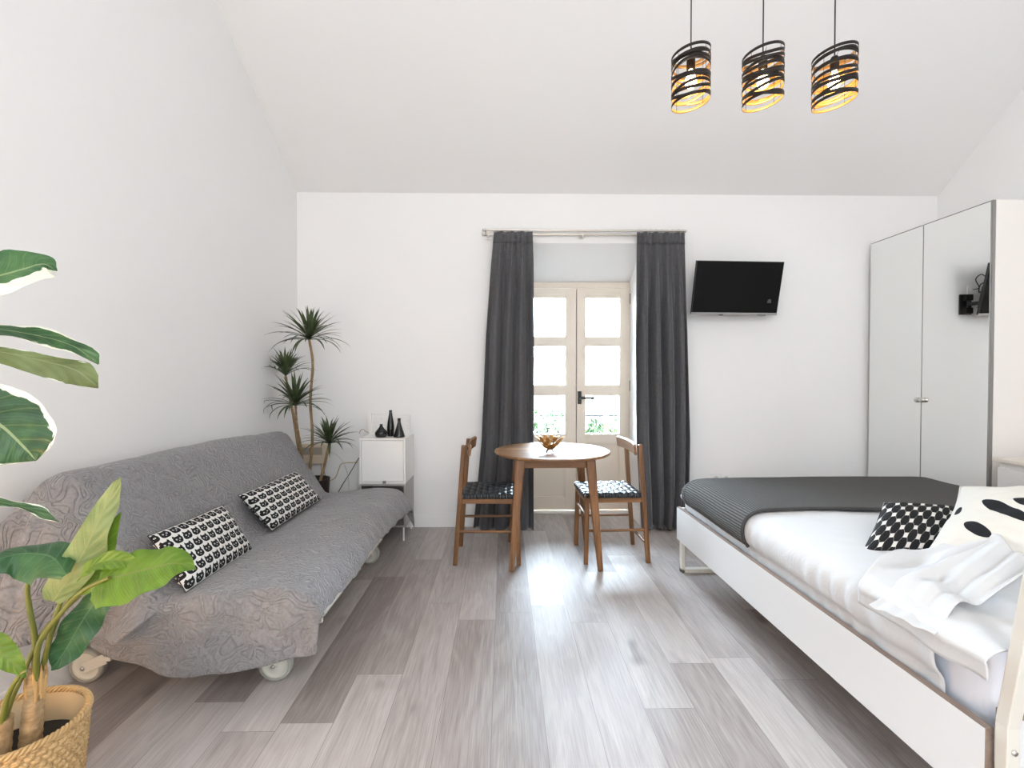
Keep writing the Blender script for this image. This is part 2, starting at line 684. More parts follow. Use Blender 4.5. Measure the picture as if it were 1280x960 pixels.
def leaf_clump(mb, c, n, r, seed, h=0.2, size=0.03):
    rnd = random.Random(seed)
    for i in range(n):
        a = rnd.uniform(0, 2 * PI)
        rr = r * math.sqrt(rnd.random())
        p = Vector(c) + Vector((math.cos(a) * rr, math.sin(a) * rr * 0.5, rnd.uniform(0.0, h)))
        Mx = Matrix.Translation(p) @ Euler((rnd.uniform(-1.2, 1.2), rnd.uniform(-1.2, 1.2), a)).to_matrix().to_4x4()
        s = size * rnd.uniform(0.6, 1.2)
        pts = [Mx @ Vector(q) * 1.0 for q in ((-s, 0, 0), (-s * 0.3, s * 0.6, 0.1 * s), (s * 0.8, 0.35 * s, 0), (s, 0, -0.2 * s), (s * 0.8, -0.35 * s, 0), (-s * 0.3, -s * 0.6, 0.1 * s))]
        mb.add(pts, [(0, 1, 2, 3, 4, 5)], None, 0, False)


OUTG = M_('planter_leaf_green', (0.022, 0.050, 0.014), 0.6)
for pxl, lab, sd, hh in ((676, 'low green plant in a grey trough outside the left door leaf', 4, 0.26), (749, 'low green plant in a grey trough outside the right door leaf', 9, 0.16)):
    yp = 5.15
    c = px(pxl, 545, yp)
    t = thing('balcony_planter', lab, 'planter', (c.x, yp, -0.03), 0, 'planters on the balcony')
    MB().prism([(c.x - 0.26, yp - 0.09, -0.03), (c.x + 0.26, yp - 0.09, -0.03), (c.x + 0.26, yp + 0.09, -0.03), (c.x - 0.26, yp + 0.09, -0.03)], (0, 0, c.z + 0.06), bev=0.01).build('trough', M_('grey_trough', (0.10, 0.11, 0.13), 0.6), t)
    mm = MB()
    leaf_clump(mm, (c.x, yp, c.z + 0.02), 170, 0.24, sd, hh, 0.035)
    mm.build('foliage', OUTG, t)
yp = 4.88
c = px(766, 545, yp)
t = thing('potted_reed', 'tall yellow-green reed plant outside the right door leaf', 'plant', (c.x, yp, -0.03))
MB().lathe([(0.0, -0.03), (0.09, -0.03), (0.12, 0.28), (0.105, 0.28), (0.10, 0.24), (0, 0.24)], (c.x, yp, 0), 20).build('pot', M_('terracotta', (0.35, 0.18, 0.1), 0.8), t)
mm = MB()
rnd = random.Random(5)
for i in range(26):
    a = rnd.uniform(0, 2 * PI)
    b = Vector((c.x + math.cos(a) * 0.05, yp + math.sin(a) * 0.05, 0.24))
    tip = b + Vector((math.cos(a) * rnd.uniform(0.02, 0.10), math.sin(a) * 0.08, rnd.uniform(0.5, 0.95)))
    mm.tube(cat([b, (b + tip) / 2 + Vector((0.01 * math.cos(a), 0, 0.03)), tip], 7), [0.009, 0.011, 0.011, 0.01, 0.008, 0.005, 0.001], 5, flat=0.3)
mm.build('blades', M_('reed_yellow_green', (0.11, 0.125, 0.02), 0.6), t)
# ================================================================== wood furniture
ACA_X = wood('acacia_boards', (0.10, 0.045, 0.016), (0.24, 0.120, 0.046), (0.40, 0.225, 0.10), 'X', 0.44, 1.0, strips=0.052)
ACA_Z = wood('acacia_upright', (0.060, 0.024, 0.008), (0.175, 0.076, 0.025), (0.29, 0.138, 0.050), 'Z', 0.42, 1.4)
ACA_XR = wood('acacia_rail', (0.070, 0.028, 0.010), (0.185, 0.082, 0.027), (0.29, 0.138, 0.052), 'X', 0.42, 1.4)
ACA_Y = wood('acacia_crossbar', (0.070, 0.028, 0.010), (0.185, 0.082, 0.027), (0.29, 0.138, 0.052), 'Y', 0.42, 1.4)

TX, TY = 0.335, 3.395
t = thing('dining_table', 'round orange-brown wooden dining table between the two chairs', 'table', (TX, TY, 0))
r = 0.402
prof = [(0, 0.722), (r - 0.03, 0.722), (r - 0.012, 0.724), (r - 0.002, 0.730), (r, 0.736), (r - 0.003, 0.742), (r - 0.010, 0.745), (0, 0.745)]
MB().lathe(prof, (TX, TY, 0), 72).build('table_top', ACA_X, t)
a = 0.215
for s in (-1, 1):
    MB().bar((TX - a, TY + s * a, 0.69), (TX + a, TY + s * a, 0.69), 0.022, 0.062, bev=0.003).build('apron', ACA_XR, t)
    MB().bar((TX + s * a, TY - a, 0.69), (TX + s * a, TY + a, 0.69), 0.022, 0.062, bev=0.003).build('apron', ACA_Y, t)
for sx in (-1, 1):
    for sy in (-1, 1):
        m = MB()
        m.bar((TX + sx * 0.288, TY + sy * (0.272 if sy < 0 else 0.292), 0.0), (TX + sx * 0.228, TY + sy * (0.225 if sy < 0 else 0.238), 0.722), 0.034, 0.034, up=(0, 1, 0), bev=0.008, w2=0.062, h2=0.055)
        m.build('table_leg', ACA_Z, t)

# ------------------------------------------------------------------ chairs with woven strap seats
STRAP = M_('black_leather_strap', (0.016, 0.021, 0.026), 0.46)


def make_chair(label, loc, rz):
    """faces +X in its own space"""
    c = thing('dining_chair', label, 'chair', loc, rz, 'dining chairs at the round table')
    fx, bx, hw = 0.195, -0.225, 0.185
    K = dict(parent=c, local=True)
    for sy in (-1, 1):
        MB().bar((fx + 0.005, sy * hw, 0), (fx - 0.005, sy * (hw - 0.006), 0.463), 0.030, 0.030, up=(0, 1, 0), bev=0.007).build('front_leg', ACA_Z, **K)
        MB().bar((bx, sy * (hw - 0.004), 0), (bx + 0.058, sy * (hw - 0.012), 0.800), 0.030, 0.032, up=(0, 1, 0), bev=0.007).build('back_leg', ACA_Z, **K)
    # seat frame
    for sy in (-1, 1):
        MB().bar((bx + 0.03, sy * (hw - 0.012), 0.432), (fx, sy * (hw - 0.008), 0.432), 0.024, 0.042, bev=0.004).build('seat_rail', ACA_XR, **K)
    for x in (fx, bx + 0.032):
        MB().bar((x, -hw + 0.01, 0.432), (x, hw - 0.01, 0.432), 0.024, 0.042, bev=0.004).build('seat_rail', ACA_Y, **K)
    # woven seat: straps really passing over and under one another, wrapped down the sides
    nx, ny = 9, 8
    x0, x1, y0, y1 = bx + 0.052, fx + 0.008, -hw - 0.004, hw + 0.004
    px_, py_ = (x1 - x0) / nx, (y1 - y0) / ny
    zt, zl = 0.474, 0.447
    s = MB()
    for j in range(ny):           # straps front to back
        yc = y0 + (j + 0.5) * py_
        pts = [(x0 - 0.012, zl)] + [(x0 - 0.010, zt - 0.006)]
        for i in range(nx * 4 + 1):
            x = x0 + i * px_ / 4
            ph = (i / 4 - 0.5 + j)
            pts.append((x, zt + 0.0035 * math.cos(PI * ph)))
        pts += [(x1 + 0.010, zt - 0.006), (x1 + 0.012, zl)]
        w = py_ * 0.45
        vs, fs = [], []
        for k, (x, z) in enumerate(pts):
            vs += [(x, yc - w, z), (x, yc + w, z)]
        fs = [(2 * k, 2 * k + 2, 2 * k + 3, 2 * k + 1) for k in range(len(pts) - 1)]
        s.add(vs, fs, None, 0, True)
    for i in range(nx):           # straps side to side
        xc = x0 + (i + 0.5) * px_
        pts = [(y0 - 0.010, zl), (y0 - 0.008, zt - 0.006)]
        for j in range(ny * 4 + 1):
            y = y0 + j * py_ / 4
            ph = (j / 4 - 0.5 + i + 1)
            pts.append((y, zt + 0.0035 * math.cos(PI * ph)))
        pts += [(y1 + 0.008, zt - 0.006), (y1 + 0.010, zl)]
        w = px_ * 0.45
        vs = []
        for y, z in pts:
            vs += [(xc - w, y, z), (xc + w, y, z)]
        s.add(vs, [(2 * k, 2 * k + 1, 2 * k + 3, 2 * k + 2) for k in range(len(pts) - 1)], None, 0, True)
    o = s.build('woven_seat', STRAP, label='black woven leather strap seat', **K)
    solid(o, 0.003)
    MB().box(x0 - 0.004, x1 + 0.004, y0 + 0.001, y1 - 0.001, 0.452, 0.467, 0.004).build('seat_base', M_('strap_lining', (0.42, 0.44, 0.42), 0.6), **K)
    # stretchers
    for sy in (-1, 1):
        MB().tube([(bx + 0.012, sy * (hw - 0.005), 0.224), (fx, sy * (hw - 0.003), 0.224)], 0.0095, 10).build('stretcher', ACA_XR, **K)
    MB().tube([(fx, -hw, 0.322), (fx, hw, 0.322)], 0.0095, 10).build('stretcher', ACA_Y, **K)
    MB().tube([(bx + 0.006, -hw, 0.125), (bx + 0.006, hw, 0.125)], 0.0095, 10).build('stretcher', ACA_Y, **K)
    # curved top rail on the inner face of the posts
    b = MB()
    rows = []
    n = 18
    for k in range(n + 1):
        y = -0.225 + 0.45 * k / n
        q = (y / 0.225) ** 2
        xf = bx + 0.058 + 0.012 + 0.022 * q
        rows.append((xf, y))
    vs, fs = [], []
    for xf, y in rows:
        for dx, z in ((0.0, 0.738), (0.016, 0.735), (0.018, 0.805), (0.003, 0.811)):
            vs.append((xf + dx + (z - 0.738) * 0.10, y, z))
    for k in range(n):
        for e in range(4):
            fs.append((4 * k + e, 4 * k + (e + 1) % 4, 4 * k + 4 + (e + 1) % 4, 4 * k + 4 + e))
    fs += [(3, 2, 1, 0), (4 * n, 4 * n + 1, 4 * n + 2, 4 * n + 3)]
    b.add(vs, fs)
    bk = b.build('backrest', ACA_Y, fix=True, **K)
    for sy in (-1, 1):
        pl = MB().lathe([(0.0, 0.024), (0.007, 0.0235), (0.007, 0.012)], (bx + 0.070, sy * (hw - 0.03), 0.775), 12, axis='X')
        pl.build('wood_plug', M_('dark_wood_plug', (0.06, 0.025, 0.012), 0.5), bk, local=True)
    return c


make_chair('wooden chair in front of the left curtain, black woven seat shaded by the table', (-0.098, 3.415, 0), R(-1.0))
make_chair('wooden chair beside the right curtain, its black woven seat catching window light', (0.742, 3.43, 0), R(181.5))

# ------------------------------------------------------------------ gilded petal bowl
GOLD = M_('antique_gold', (0.48, 0.27, 0.09), 0.42, 0.75)
bx, by, bz = px(687.5, 566, 3.27).x, 3.27, 0.745
t = thing('petal_bowl', 'small gold openwork bowl of metal petals on the round table', 'bowl', (bx, by, bz))
m = MB()
rnd = random.Random(3)
for ring, (rad, z, n, sz) in enumerate(((0.030, 0.034, 7, 0.020), (0.052, 0.056, 10, 0.022), (0.072, 0.082, 13, 0.023), (0.086, 0.098, 12, 0.021))):
    for k in range(n):
        a = 2 * PI * (k + 0.5 * (ring % 2)) / n + rnd.uniform(-0.08, 0.08)
        c = Vector((bx + rad * math.cos(a), by + rad * math.sin(a), bz + z + rnd.uniform(-0.008, 0.008)))
        b = bmesh.new()
        bmesh.ops.create_icosphere(b, subdivisions=2, radius=1)
        e = Euler((0, -0.72 + rnd.uniform(-0.3, 0.3), a)).to_matrix().to_4x4()
        m.bm(b, 0, True, Matrix.Translation(c) @ e @ Matrix.Diagonal((sz, sz * 0.72, 0.003, 1)))
        m.tube(cat([(bx + 0.012 * math.cos(a), by + 0.012 * math.sin(a), bz + 0.022), (bx + rad * 0.7 * math.cos(a), by + rad * 0.7 * math.sin(a), bz + z * 0.55 + 0.005), c], 5), 0.0026, 5)
m.build('petals', GOLD, t)
m = MB()
for k in range(4):
    a = PI / 4 + k * PI / 2
    m.tube(cat([(bx, by, bz + 0.026), (bx + 0.018 * math.cos(a), by + 0.018 * math.sin(a), bz + 0.020), (bx + 0.036 * math.cos(a), by + 0.036 * math.sin(a), bz + 0.004)], 6), 0.004, 6)
m.build('foot', M_('dark_bronze', (0.10, 0.075, 0.055), 0.4, 0.8), t)

# ================================================================== curtains
cq = Mat('charcoal_linen', (0.05, 0.05, 0.053), 0.8, spec=0.3, sheen=0.25)
cx_, cy_, cz_ = cq.xyz(cq.coord('Object'))
wv = (cx_ * 2600).sin() * 0.5 + (cz_ * 2600).sin() * 0.5
nz = cq.noise(cq.coord('Object', (300, 300, 40)), 1.0, 2)
cq.set('Base Color', cq.ramp(nz, [(0.3, (0.060, 0.060, 0.065)), (0.7, (0.098, 0.098, 0.104))]))
cq.bump(wv + nz, 0.12, 0.002)
CURT = cq.m
YC = 3.952
ROD_Z = px(740, 291, YC).z


def curtain(label, cat_, lt, rt, seed, nf):
    """lt / rt: tables z -> x of the two edges; nf: number of folds"""
    zt, zb = ROD_Z + 0.006, 0.018
    rnd = random.Random(seed)
    ni = int(math.ceil(nf)) + 1
    ph = [rnd.uniform(-0.5, 0.5) for _ in range(ni + 2)]
    am = [rnd.uniform(0.55, 1.25) for _ in range(ni + 2)]

    def fn(u, v):
        z = zt + (zb - zt) * v
        x0, x1 = lerp_table(lt, v), lerp_table(rt, v)
        w = u + 0.022 * math.sin(u * 7 + v * 3 + seed) * (0.3 + v)
        f = w * nf
        k = int(max(0, min(ni, math.floor(f))))
        amp = (0.011 + 0.042 * smooth(0.0, 0.35, v) + 0.012 * v) * (am[k] * (1 - (f - k)) + am[k + 1] * (f - k))
        s = math.sin(2 * PI * f + ph[0] + 0.5 * math.sin(v * 2.2 + seed))
        s = s * (1.0 - 0.22 * s * s) * 1.15
        s2 = math.sin(4 * PI * f + 1.3 + ph[1]) * (1 - smooth(0, 0.30, v)) * 0.5
        pin = 1 - smooth(0, 0.05, v)
        s3 = math.sin(6 * PI * f) * 0.2 * pin
        edge = smooth(0, 0.06, u) * smooth(0, 0.06, 1 - u) * 0.6 + 0.4
        y = YC + (s + s2 + s3) * amp * edge * 0.9
        n = noise.noise(Vector((x0 + u * 3, v * 3, seed))) * 0.012 * v
        wob = 0.010 * math.cos(2 * PI * f) * v
        return Vector((x0 + (x1 - x0) * u + wob, y + n, z + 0.012 * math.sin(9 * u + seed) * smooth(0.9, 1, v)))
    m = MB().grid(fn, 150, 90)
    c = m.build('curtain', CURT)
    tag(c, label, 'curtain', 'charcoal curtains at the balcony door')
    solid(c, 0.004)
    hem = MB()
    # heading tape
    hem.grid(lambda u, v: fn(u, 0.004 + 0.036 * v) + Vector((0, -0.0055, 0)), 150, 4)
    o = hem.build('heading_tape', CURT, c, local=True)
    solid(o, 0.003)
    return c


def CX(p):
    return px(p, 470, YC).x


curtain('charcoal curtain left of the balcony door behind a chair', 'curtain',
        [(0, CX(617.5)), (0.1, CX(614)), (0.35, CX(607)), (0.7, CX(601)), (0.9, CX(594)), (1, CX(590))],
        [(0, CX(665.5)), (0.1, CX(667)), (0.35, CX(668)), (0.7, CX(668)), (1, CX(668.5))], 2.0, 3.6)
curtain('charcoal curtain right of the balcony door under the television', 'curtain',
        [(0, CX(795.5)), (0.1, CX(795)), (0.35, CX(794)), (0.7, CX(796)), (0.88, CX(800)), (1, CX(803))],
        [(0, CX(854.5)), (0.1, CX(856)), (0.35, CX(860)), (0.7, CX(864)), (0.9, CX(863)), (1, CX(858))], 5.0, 4.4)

t = thing('curtain_rod', 'double satin metal curtain rod above the balcony door', 'curtain rod', (0.68, YC, ROD_Z))
x0, x1 = CX(605), CX(857)
zr1, zr2 = px(740, 289.0, YC).z, px(740, 293.4, YC - 0.05).z
RB, RF = 4.032, 4.004
zr1, zr2 = px(740, 288.3, RF).z, px(740, 293.2, RB).z
for (zz, yy) in ((zr1, RF), (zr2, RB)):
    MB().tube([(x0, yy, zz), (x1, yy, zz)], 0.0095, 12).build('rod', NICKEL, t)
    for xx, s in ((x0, -1), (x1, 1)):
        MB().lathe([(0, -0.016 * s), (0.012, -0.016 * s), (0.013, 0.0), (0.012, 0.016 * s), (0, 0.016 * s)], (xx, yy, zz), 14, axis='X').build('end_cap', STEEL, t)
for p in (729, 611, 851):
    x = CX(p)
    b = MB()
    b.box(x - 0.012, x + 0.012, RF - 0.012, YB, zr2 - 0.020, zr2 - 0.010, 0.002)
    b.box(x - 0.018, x + 0.018, YB - 0.006, YB, zr2 - 0.03, zr2 + 0.04, 0.002)
    b.tube([(x, RF - 0.008, zr2 - 0.034), (x, RF - 0.008, zr2 - 0.016)], 0.009, 10)
    b.build('bracket', STEEL, t)
rings = MB()
for a, b, n in ((619, 664, 8), (797, 853, 8)):
    for k in range(n):
        x = CX(a + (b - a) * (k + 0.5) / n)
        zz = zr1
        rr = 0.017
        pts = [(x + 0.003 * math.sin(q), RF + rr * math.cos(q), zz + rr * math.sin(q)) for q in [2 * PI * i / 14 for i in range(15)]]
        MB().tube(pts, 0.0018, 6).build('ring', NICKEL, t)

# ================================================================== television on its wall arm
TVc = Vector((px(922, 360, 3.87).x, 3.87, px(922, 360, 3.87).z))
Mtv = Matrix.Translation(TVc) @ Euler((R(13.5), 0, R(3.0)), 'XYZ').to_matrix().to_4x4()
tv = thing('television', 'black flat television tilted down on the wall beside the right curtain', 'television', (TVc.x, TVc.y, TVc.z - 0.2))
HW, HH = 0.357, 0.208
MB().box(-HW, HW, 0.0, 0.022, -HH, HH, 0.004, M=Mtv).box(-0.24, 0.24, 0.02, 0.055, -0.17, 0.08, 0.012, M=Mtv).build('body', BLACKP, tv)
MB().box(-HW + 0.006, HW - 0.006, -0.0015, 0.001, -HH + 0.014, HH - 0.006, M=Mtv).build('screen', M_('tv_screen', (0.003, 0.003, 0.003), 0.12, spec=0.12), tv)
MB().box(-HW, HW, -0.003, 0.012, -HH - 0.004, -HH + 0.013, 0.002, M=Mtv).build('lower_bezel', M_('tv_bezel', (0.33, 0.33, 0.33), 0.35, 0.5), tv)
MB().box(-0.125, -0.095, -0.004, 0.012, -HH - 0.010, -HH - 0.003, 0.002, M=Mtv).build('sensor', BLACKP, tv)
MB().box(0.20, 0.265, 0.0, 0.02, -HH - 0.009, -HH - 0.003, 0.002, M=Mtv).build('port_cover', BLACKP, tv)
am = thing('wall_bracket', 'black swivel wall arm behind the television, seen in the wardrobe mirror', 'wall bracket', (TVc.x + 0.12, YB, TVc.z))
MX = 2.205
MZ = 1.862
MB().box(MX - 0.05, MX + 0.05, YB - 0.014, YB, MZ - 0.085, MZ + 0.085, 0.003).box(MX - 0.03, MX + 0.03, YB - 0.05, YB - 0.01, MZ - 0.08, MZ - 0.03, 0.004).box(MX - 0.03, MX + 0.03, YB - 0.05, YB - 0.01, MZ + 0.03, MZ + 0.08, 0.004).tube([(MX, YB - 0.032, MZ - 0.06), (MX, YB - 0.032, MZ + 0.06)], 0.012, 12).build('wall_plate', BLACKP, am)
MB().bar((MX, YB - 0.035, MZ), (MX - 0.075, YB - 0.17, MZ + 0.0), 0.03, 0.03, bev=0.004).build('arm', BLACKP, am)
MB().box(0.18, 0.335, 0.024, 0.052, -0.16, 0.02, 0.004, M=Mtv).build('screen_plate', BLACKP, am)
# power socket and looped cable behind the screen
sz = 1.985
SX = 2.11
k = thing('wall_socket', 'white double wall socket behind the television, seen in the wardrobe mirror', 'socket', (SX, YB, sz))
MB().box(SX - 0.08, SX + 0.08, YB - 0.012, YB, sz - 0.04, sz + 0.04, 0.004).build('plate', TRIM, k)
for dx in (-0.04, 0.04):
    MB().lathe([(0.02, 0), (0.02, -0.006), (0.018, -0.004), (0, -0.003)], (SX + dx, YB - 0.012, sz), 18, axis='Y').build('outlet', TRIM, k)
p0 = Vector((SX + 0.04, YB - 0.02, sz))
cb = cat([p0, p0 + Vector((0.0, -0.05, 0.01)), p0 + Vector((0.01, -0.03, 0.08)), p0 + Vector((0.02, -0.09, 0.11)), p0 + Vector((0.0, -0.12, 0.06)), p0 + Vector((0.0, -0.06, 0.03)), p0 + Vector((0.0, -0.05, -0.03)), p0 + Vector((0.01, -0.09, -0.02)), p0 + Vector((0.0, -0.115, 0.0))], 60)
c = MB().tube(cb, 0.004, 6).build('cable', BLACKP)
tag(c, 'looped black power cable behind the television, seen in the wardrobe mirror', 'cable')

# sockets low on the back wall beside the bed
for i, (p, lab) in enumerate(((894.5, 'white wall socket over the blanket, nearer the curtain'), (907, 'white wall socket over the blanket, nearer the wardrobe'))):
    x = px(p, 598, YB).x
    z = px(p, 598, YB).z
    k = thing('wall_socket', lab, 'socket', (x, YB, z), 0, 'sockets above the bed foot')
    MB().box(x - 0.040, x + 0.040, YB - 0.009, YB, z - 0.040, z + 0.040, 0.003).build('plate', TRIM, k)
    MB().lathe([(0.021, -0.009), (0.021, -0.011), (0.0195, -0.0095), (0.0, -0.0095)], (x, YB, z), 20, axis='Y').build('outlet', M_('socket_recess', (0.62, 0.62, 0.62), 0.5), k)
    MB().box(x - 0.012, x - 0.007, YB - 0.0102, YB - 0.009, z - 0.003, z + 0.003).box(x + 0.007, x + 0.012, YB - 0.0102, YB - 0.009, z - 0.003, z + 0.003).build('contact_hole', BLACKP, k)

# ================================================================== wardrobe
WXF, WY0, WY1, WH = 3.05, 3.012, 4.025, 2.36
mq = Mat('mirror_glass', (0.86, 0.87, 0.855), 0.0, 1.0)
MIRROR = mq.m
w = thing('wardrobe', 'tall white wardrobe with two mirrored doors beside the bed', 'wardrobe', (3.35, 3.55, 0))
b = MB()
b.box(WXF + 0.022, 3.625, WY0, WY0 + 0.018, 0.0, WH, 0.001)
b.box(WXF + 0.022, 3.645, WY1 - 0.018, WY1, 0.0, WH, 0.001)
b.box(WXF + 0.022, 3.625, WY0 + 0.018, WY1 - 0.018, WH - 0.018, WH)
b.box(WXF + 0.022, 3.625, WY0 + 0.018, WY1 - 0.018, 0.06, 0.08)
b.box(3.63, 3.625, WY0 + 0.018, WY1 - 0.018, 0.0, WH - 0.018)
b.box(WXF + 0.05, WXF + 0.066, WY0 + 0.018, WY1 - 0.018, 0.0, 0.06)
b.build('carcass', M_('wardrobe_white', (0.80, 0.765, 0.725), 0.45), w)
ym = px(1152.5, 470, 1.0)
ymid = WXF / ym.x
for y0, y1, hs in ((WY0, ymid - 0.0015, 1), (ymid + 0.0015, WY1, -1)):
    fr = MB().box(WXF, WXF + 0.020, y0, y1, 0.06, WH, 0.001)
    dr = fr.build('door', ALU, w)
    MB().box(WXF - 0.003, WXF + 0.001, y0 + (0.011 if hs == 1 else 0.003), y1 - 0.003, 0.064, WH - 0.008).build('mirror', MIRROR, dr, label='mirror door panel reflecting the white wall')
    yk = (y1 - 0.018) if hs == 1 else (y0 + 0.018)
    zk = px(1152, 500, yk).z
    kn = MB()
    kn.lathe([(0, -0.024), (0.016, -0.024), (0.018, -0.021), (0.018, -0.003), (0.015, 0.0)], (WXF - 0.003, yk, zk), 20, axis='X')
    kn.build('knob', STEEL, dr, label='round steel knob')

# white chest beside the wardrobe
X0, X1, Y0, Y1 = 2.98, 3.55, 2.15, 2.90
zt = px(1257, 572, 2.9).z
cd = thing('chest_of_drawers', 'white chest in the right corner before the wardrobe', 'chest of drawers', (3.25, 2.5, 0))
MB().box(X0 - 0.012, X1, Y0 - 0.012, Y1 + 0.012, zt - 0.022, zt, 0.004).build('top', M_('chest_top', (0.74, 0.68, 0.60), 0.45), cd)
MB().box(X0 + 0.02, X1, Y0, Y1, 0.04, zt - 0.022).box(X0 + 0.03, X1 - 0.02, Y0 + 0.03, Y1 - 0.03, 0, 0.04).build('carcass', LACQ, cd)
for k in range(3):
    z0 = 0.06 + k * (zt - 0.11) / 3
    MB().box(X0 + 0.002, X0 + 0.021, Y0 + 0.008, Y1 - 0.008, z0, z0 + (zt - 0.11) / 3 - 0.006, 0.002).build('drawer_front', LACQ, cd)
# ================================================================== quilted sofa bed
qq = Mat('grey_quilted_cotton', (0.19, 0.185, 0.19), 0.75, spec=0.25, sheen=0.3)
co = qq.coord('Object')
warp = qq.noise(co, 9.0, 1.5, 0.5, 0.9)
ridg = ((warp * 40).sin()).abs().step(0.0, 0.8)
fine = qq.noise(co, 90, 3)
qq.set('Base Color', qq.ramp(fine, [(0.3, (0.205, 0.198, 0.203)), (0.7, (0.268, 0.260, 0.266))]))
qq.bump(ridg + fine * 0.2, 0.65, 0.008)
QUILT = qq.m

SY0, SY1 = 1.875, 3.56
PROF = [(-1.735, 0.66), (-1.732, 0.80), (-1.71, 0.868), (-1.66, 0.893), (-1.605, 0.885), (-1.55, 0.835), (-1.43, 0.625), (-1.325, 0.455), (-1.285, 0.420), (-1.24, 0.420), (-1.08, 0.436), (-0.92, 0.450), (-0.82, 0.448), (-0.755, 0.420), (-0.715, 0.375), (-0.70, 0.335)]
NP = 120
PP = [Vector((p.x, 0, p.z)) for p in cat([(x, 0, z) for x, z in PROF], NP)]


def throw_pt(k, Y):
    p = PP[k]
    t = (Y - SY0) / (SY1 - SY0)
    n = noise.noise(Vector((p.x * 6, Y * 5, p.z * 6))) * 0.007 + noise.noise(Vector((p.x * 17, Y * 15, p.z * 17))) * 0.0025
    back = smooth(0.55, 0.8, p.z)
    z = p.z - 0.030 * t * back - 0.012 * smooth(0.5, 1, t) + 0.012 * math.sin(PI * t) * back
    # the front hem droops towards the far end and wanders a little
    fr = smooth(-0.78, -0.70, p.x)
    z -= fr * (0.035 * smooth(0.55, 1.0, t) + 0.010 * math.sin(Y * 9))
    # ruffles along the front edge
    z += fr * 0.006 * math.sin(Y * 46 + math.sin(Y * 7) * 2)
    # the seat edge by the far end stands further out
    x = p.x + (0.02 * smooth(0.6, 1, t)) * smooth(-1.0, -0.75, p.x)
    nx = smooth(0.42, 0.5, p.z)
    return Vector((max(x + n * nx, xl(Y) + 0.03), Y, z + n))


# where the near end of the cover hangs to, by position along the profile (0..1)
def s_of(k):
    return k / (NP - 1)


HEMQ = [(0.00, (-1.785, 1.60, 0.50)), (0.12, (-1.765, 1.58, 0.47)), (0.22, (-1.70, 1.62, 0.42)), (0.30, (-1.64, 1.66, 0.36)), (0.40, (-1.56, 1.75, 0.34)), (0.47, (-1.52, 1.80, 0.33)),
        (0.52, (-1.55, 1.845, 0.245)), (0.58, (-1.50, 1.85, 0.215)), (0.64, (-1.36, 1.845, 0.150)), (0.72, (-1.18, 1.845, 0.120)), (0.80, (-0.98, 1.84, 0.150)), (0.88, (-0.83, 1.845, 0.185)), (0.95, (-0.745, 1.85, 0.195)), (1.0, (-0.715, 1.86, 0.20))]


def hem_q(s):
    return Vector([lerp_table([(a, q[i]) for a, q in HEMQ], s) for i in range(3)])


def near_flap(k, t):
    """t 0 at the sofa end, 1 at the hem"""
    s = s_of(k)
    P = throw_pt(k, SY0)
    Q = hem_q(s)
    D = (Q - P).length
    backish = 1 - smooth(0.42, 0.52, s)
    c1 = P + Vector((0, -0.05 - 0.06 * backish, 0.004))
    c2 = Q.lerp(P, 0.5) + Vector((0, -0.03 - 0.05 * backish, 0.0))
    a = P * (1 - t) ** 3 + c1 * 3 * t * (1 - t) ** 2 + c2 * 3 * t * t * (1 - t) + Q * t ** 3
    fold = math.sin(s * 34 + 2.2 * math.sin(s * 9)) * 0.020 + math.sin(s * 71) * 0.007
    a.y += fold * smooth(0.05, 0.7, t) * (0.5 + 1.2 * backish)
    n = noise.noise(Vector((a.x * 9, a.z * 9, 3.0))) * 0.014
    a.y += n * smooth(0, 0.3, t)
    # a sagging swag where back and seat flaps meet
    w = math.exp(-((s - 0.545) / 0.05) ** 2) * math.sin(PI * min(1, t * 1.15))
    a.y -= 0.11 * w
    a.z -= 0.03 * w
    a.x = max(a.x, xl(a.y) + 0.012)
    return a


NF, NS, NE = 34, 96, 12


def throw_fn(i, k):
    if i < NF:
        return near_flap(k, 1 - i / NF)
    if i < NF + NS:
        return throw_pt(k, SY0 + (SY1 - SY0) * (i - NF) / (NS - 1))
    t = (i - NF - NS + 1) / NE
    P = throw_pt(k, SY1)
    seat = smooth(-1.28, -1.0, P.x)
    fr = smooth(-0.95, -0.70, P.x)
    L = 0.05 + 0.05 * seat + 0.05 * fr
    return P + Vector((0.012 * fr * t, 0.05 * math.sin(t * PI / 2) * (0.5 + seat), -L * (1 - math.cos(t * PI / 2))))


NR = NF + NS + NE + 1
m = MB()
vs = [throw_fn(i, k) for i in range(NR) for k in range(NP)]
fs = [(i * NP + k, i * NP + k + 1, (i + 1) * NP + k + 1, (i + 1) * NP + k) for i in range(NR - 1) for k in range(NP - 1)]
m.add(vs, fs, None, 0, True)
thr = m.build('quilted_throw', QUILT)
tag(thr, 'grey quilted bedspread draped over the whole sofa bed', 'bedspread')
solid(thr, 0.007)

sofa = thing('sofa_bed', 'sofa bed on big pale castors under a grey quilted cover along the left wall', 'sofa bed', (-1.2, 2.7, 0))
FOAM = M_('sofa_mattress_cloth', (0.5, 0.48, 0.45), 0.9)
MB().box(-1.26, -0.775, 1.95, 3.5, 0.30, 0.395, 0.025).build('seat_mattress', FOAM, sofa)
MB().prism([(-1.355, 1.95, 0.36), (-1.585, 1.95, 0.80), (-1.66, 1.95, 0.84), (-1.69, 1.95, 0.80), (-1.69, 1.95, 0.36)], (0, 1.55, 0), bev=0.02).build('backrest', FOAM, sofa)
fr = MB()
for x in (-0.735, -1.60):
    fr.tube([(x, 1.97, 0.296), (x, 3.46, 0.296)], 0.011, 10)
for y in (1.97, 2.72, 3.46):
    fr.tube([(-1.60, y, 0.272), (-0.735, y, 0.272)], 0.011, 10)
fr.build('frame', CREAMP, sofa)
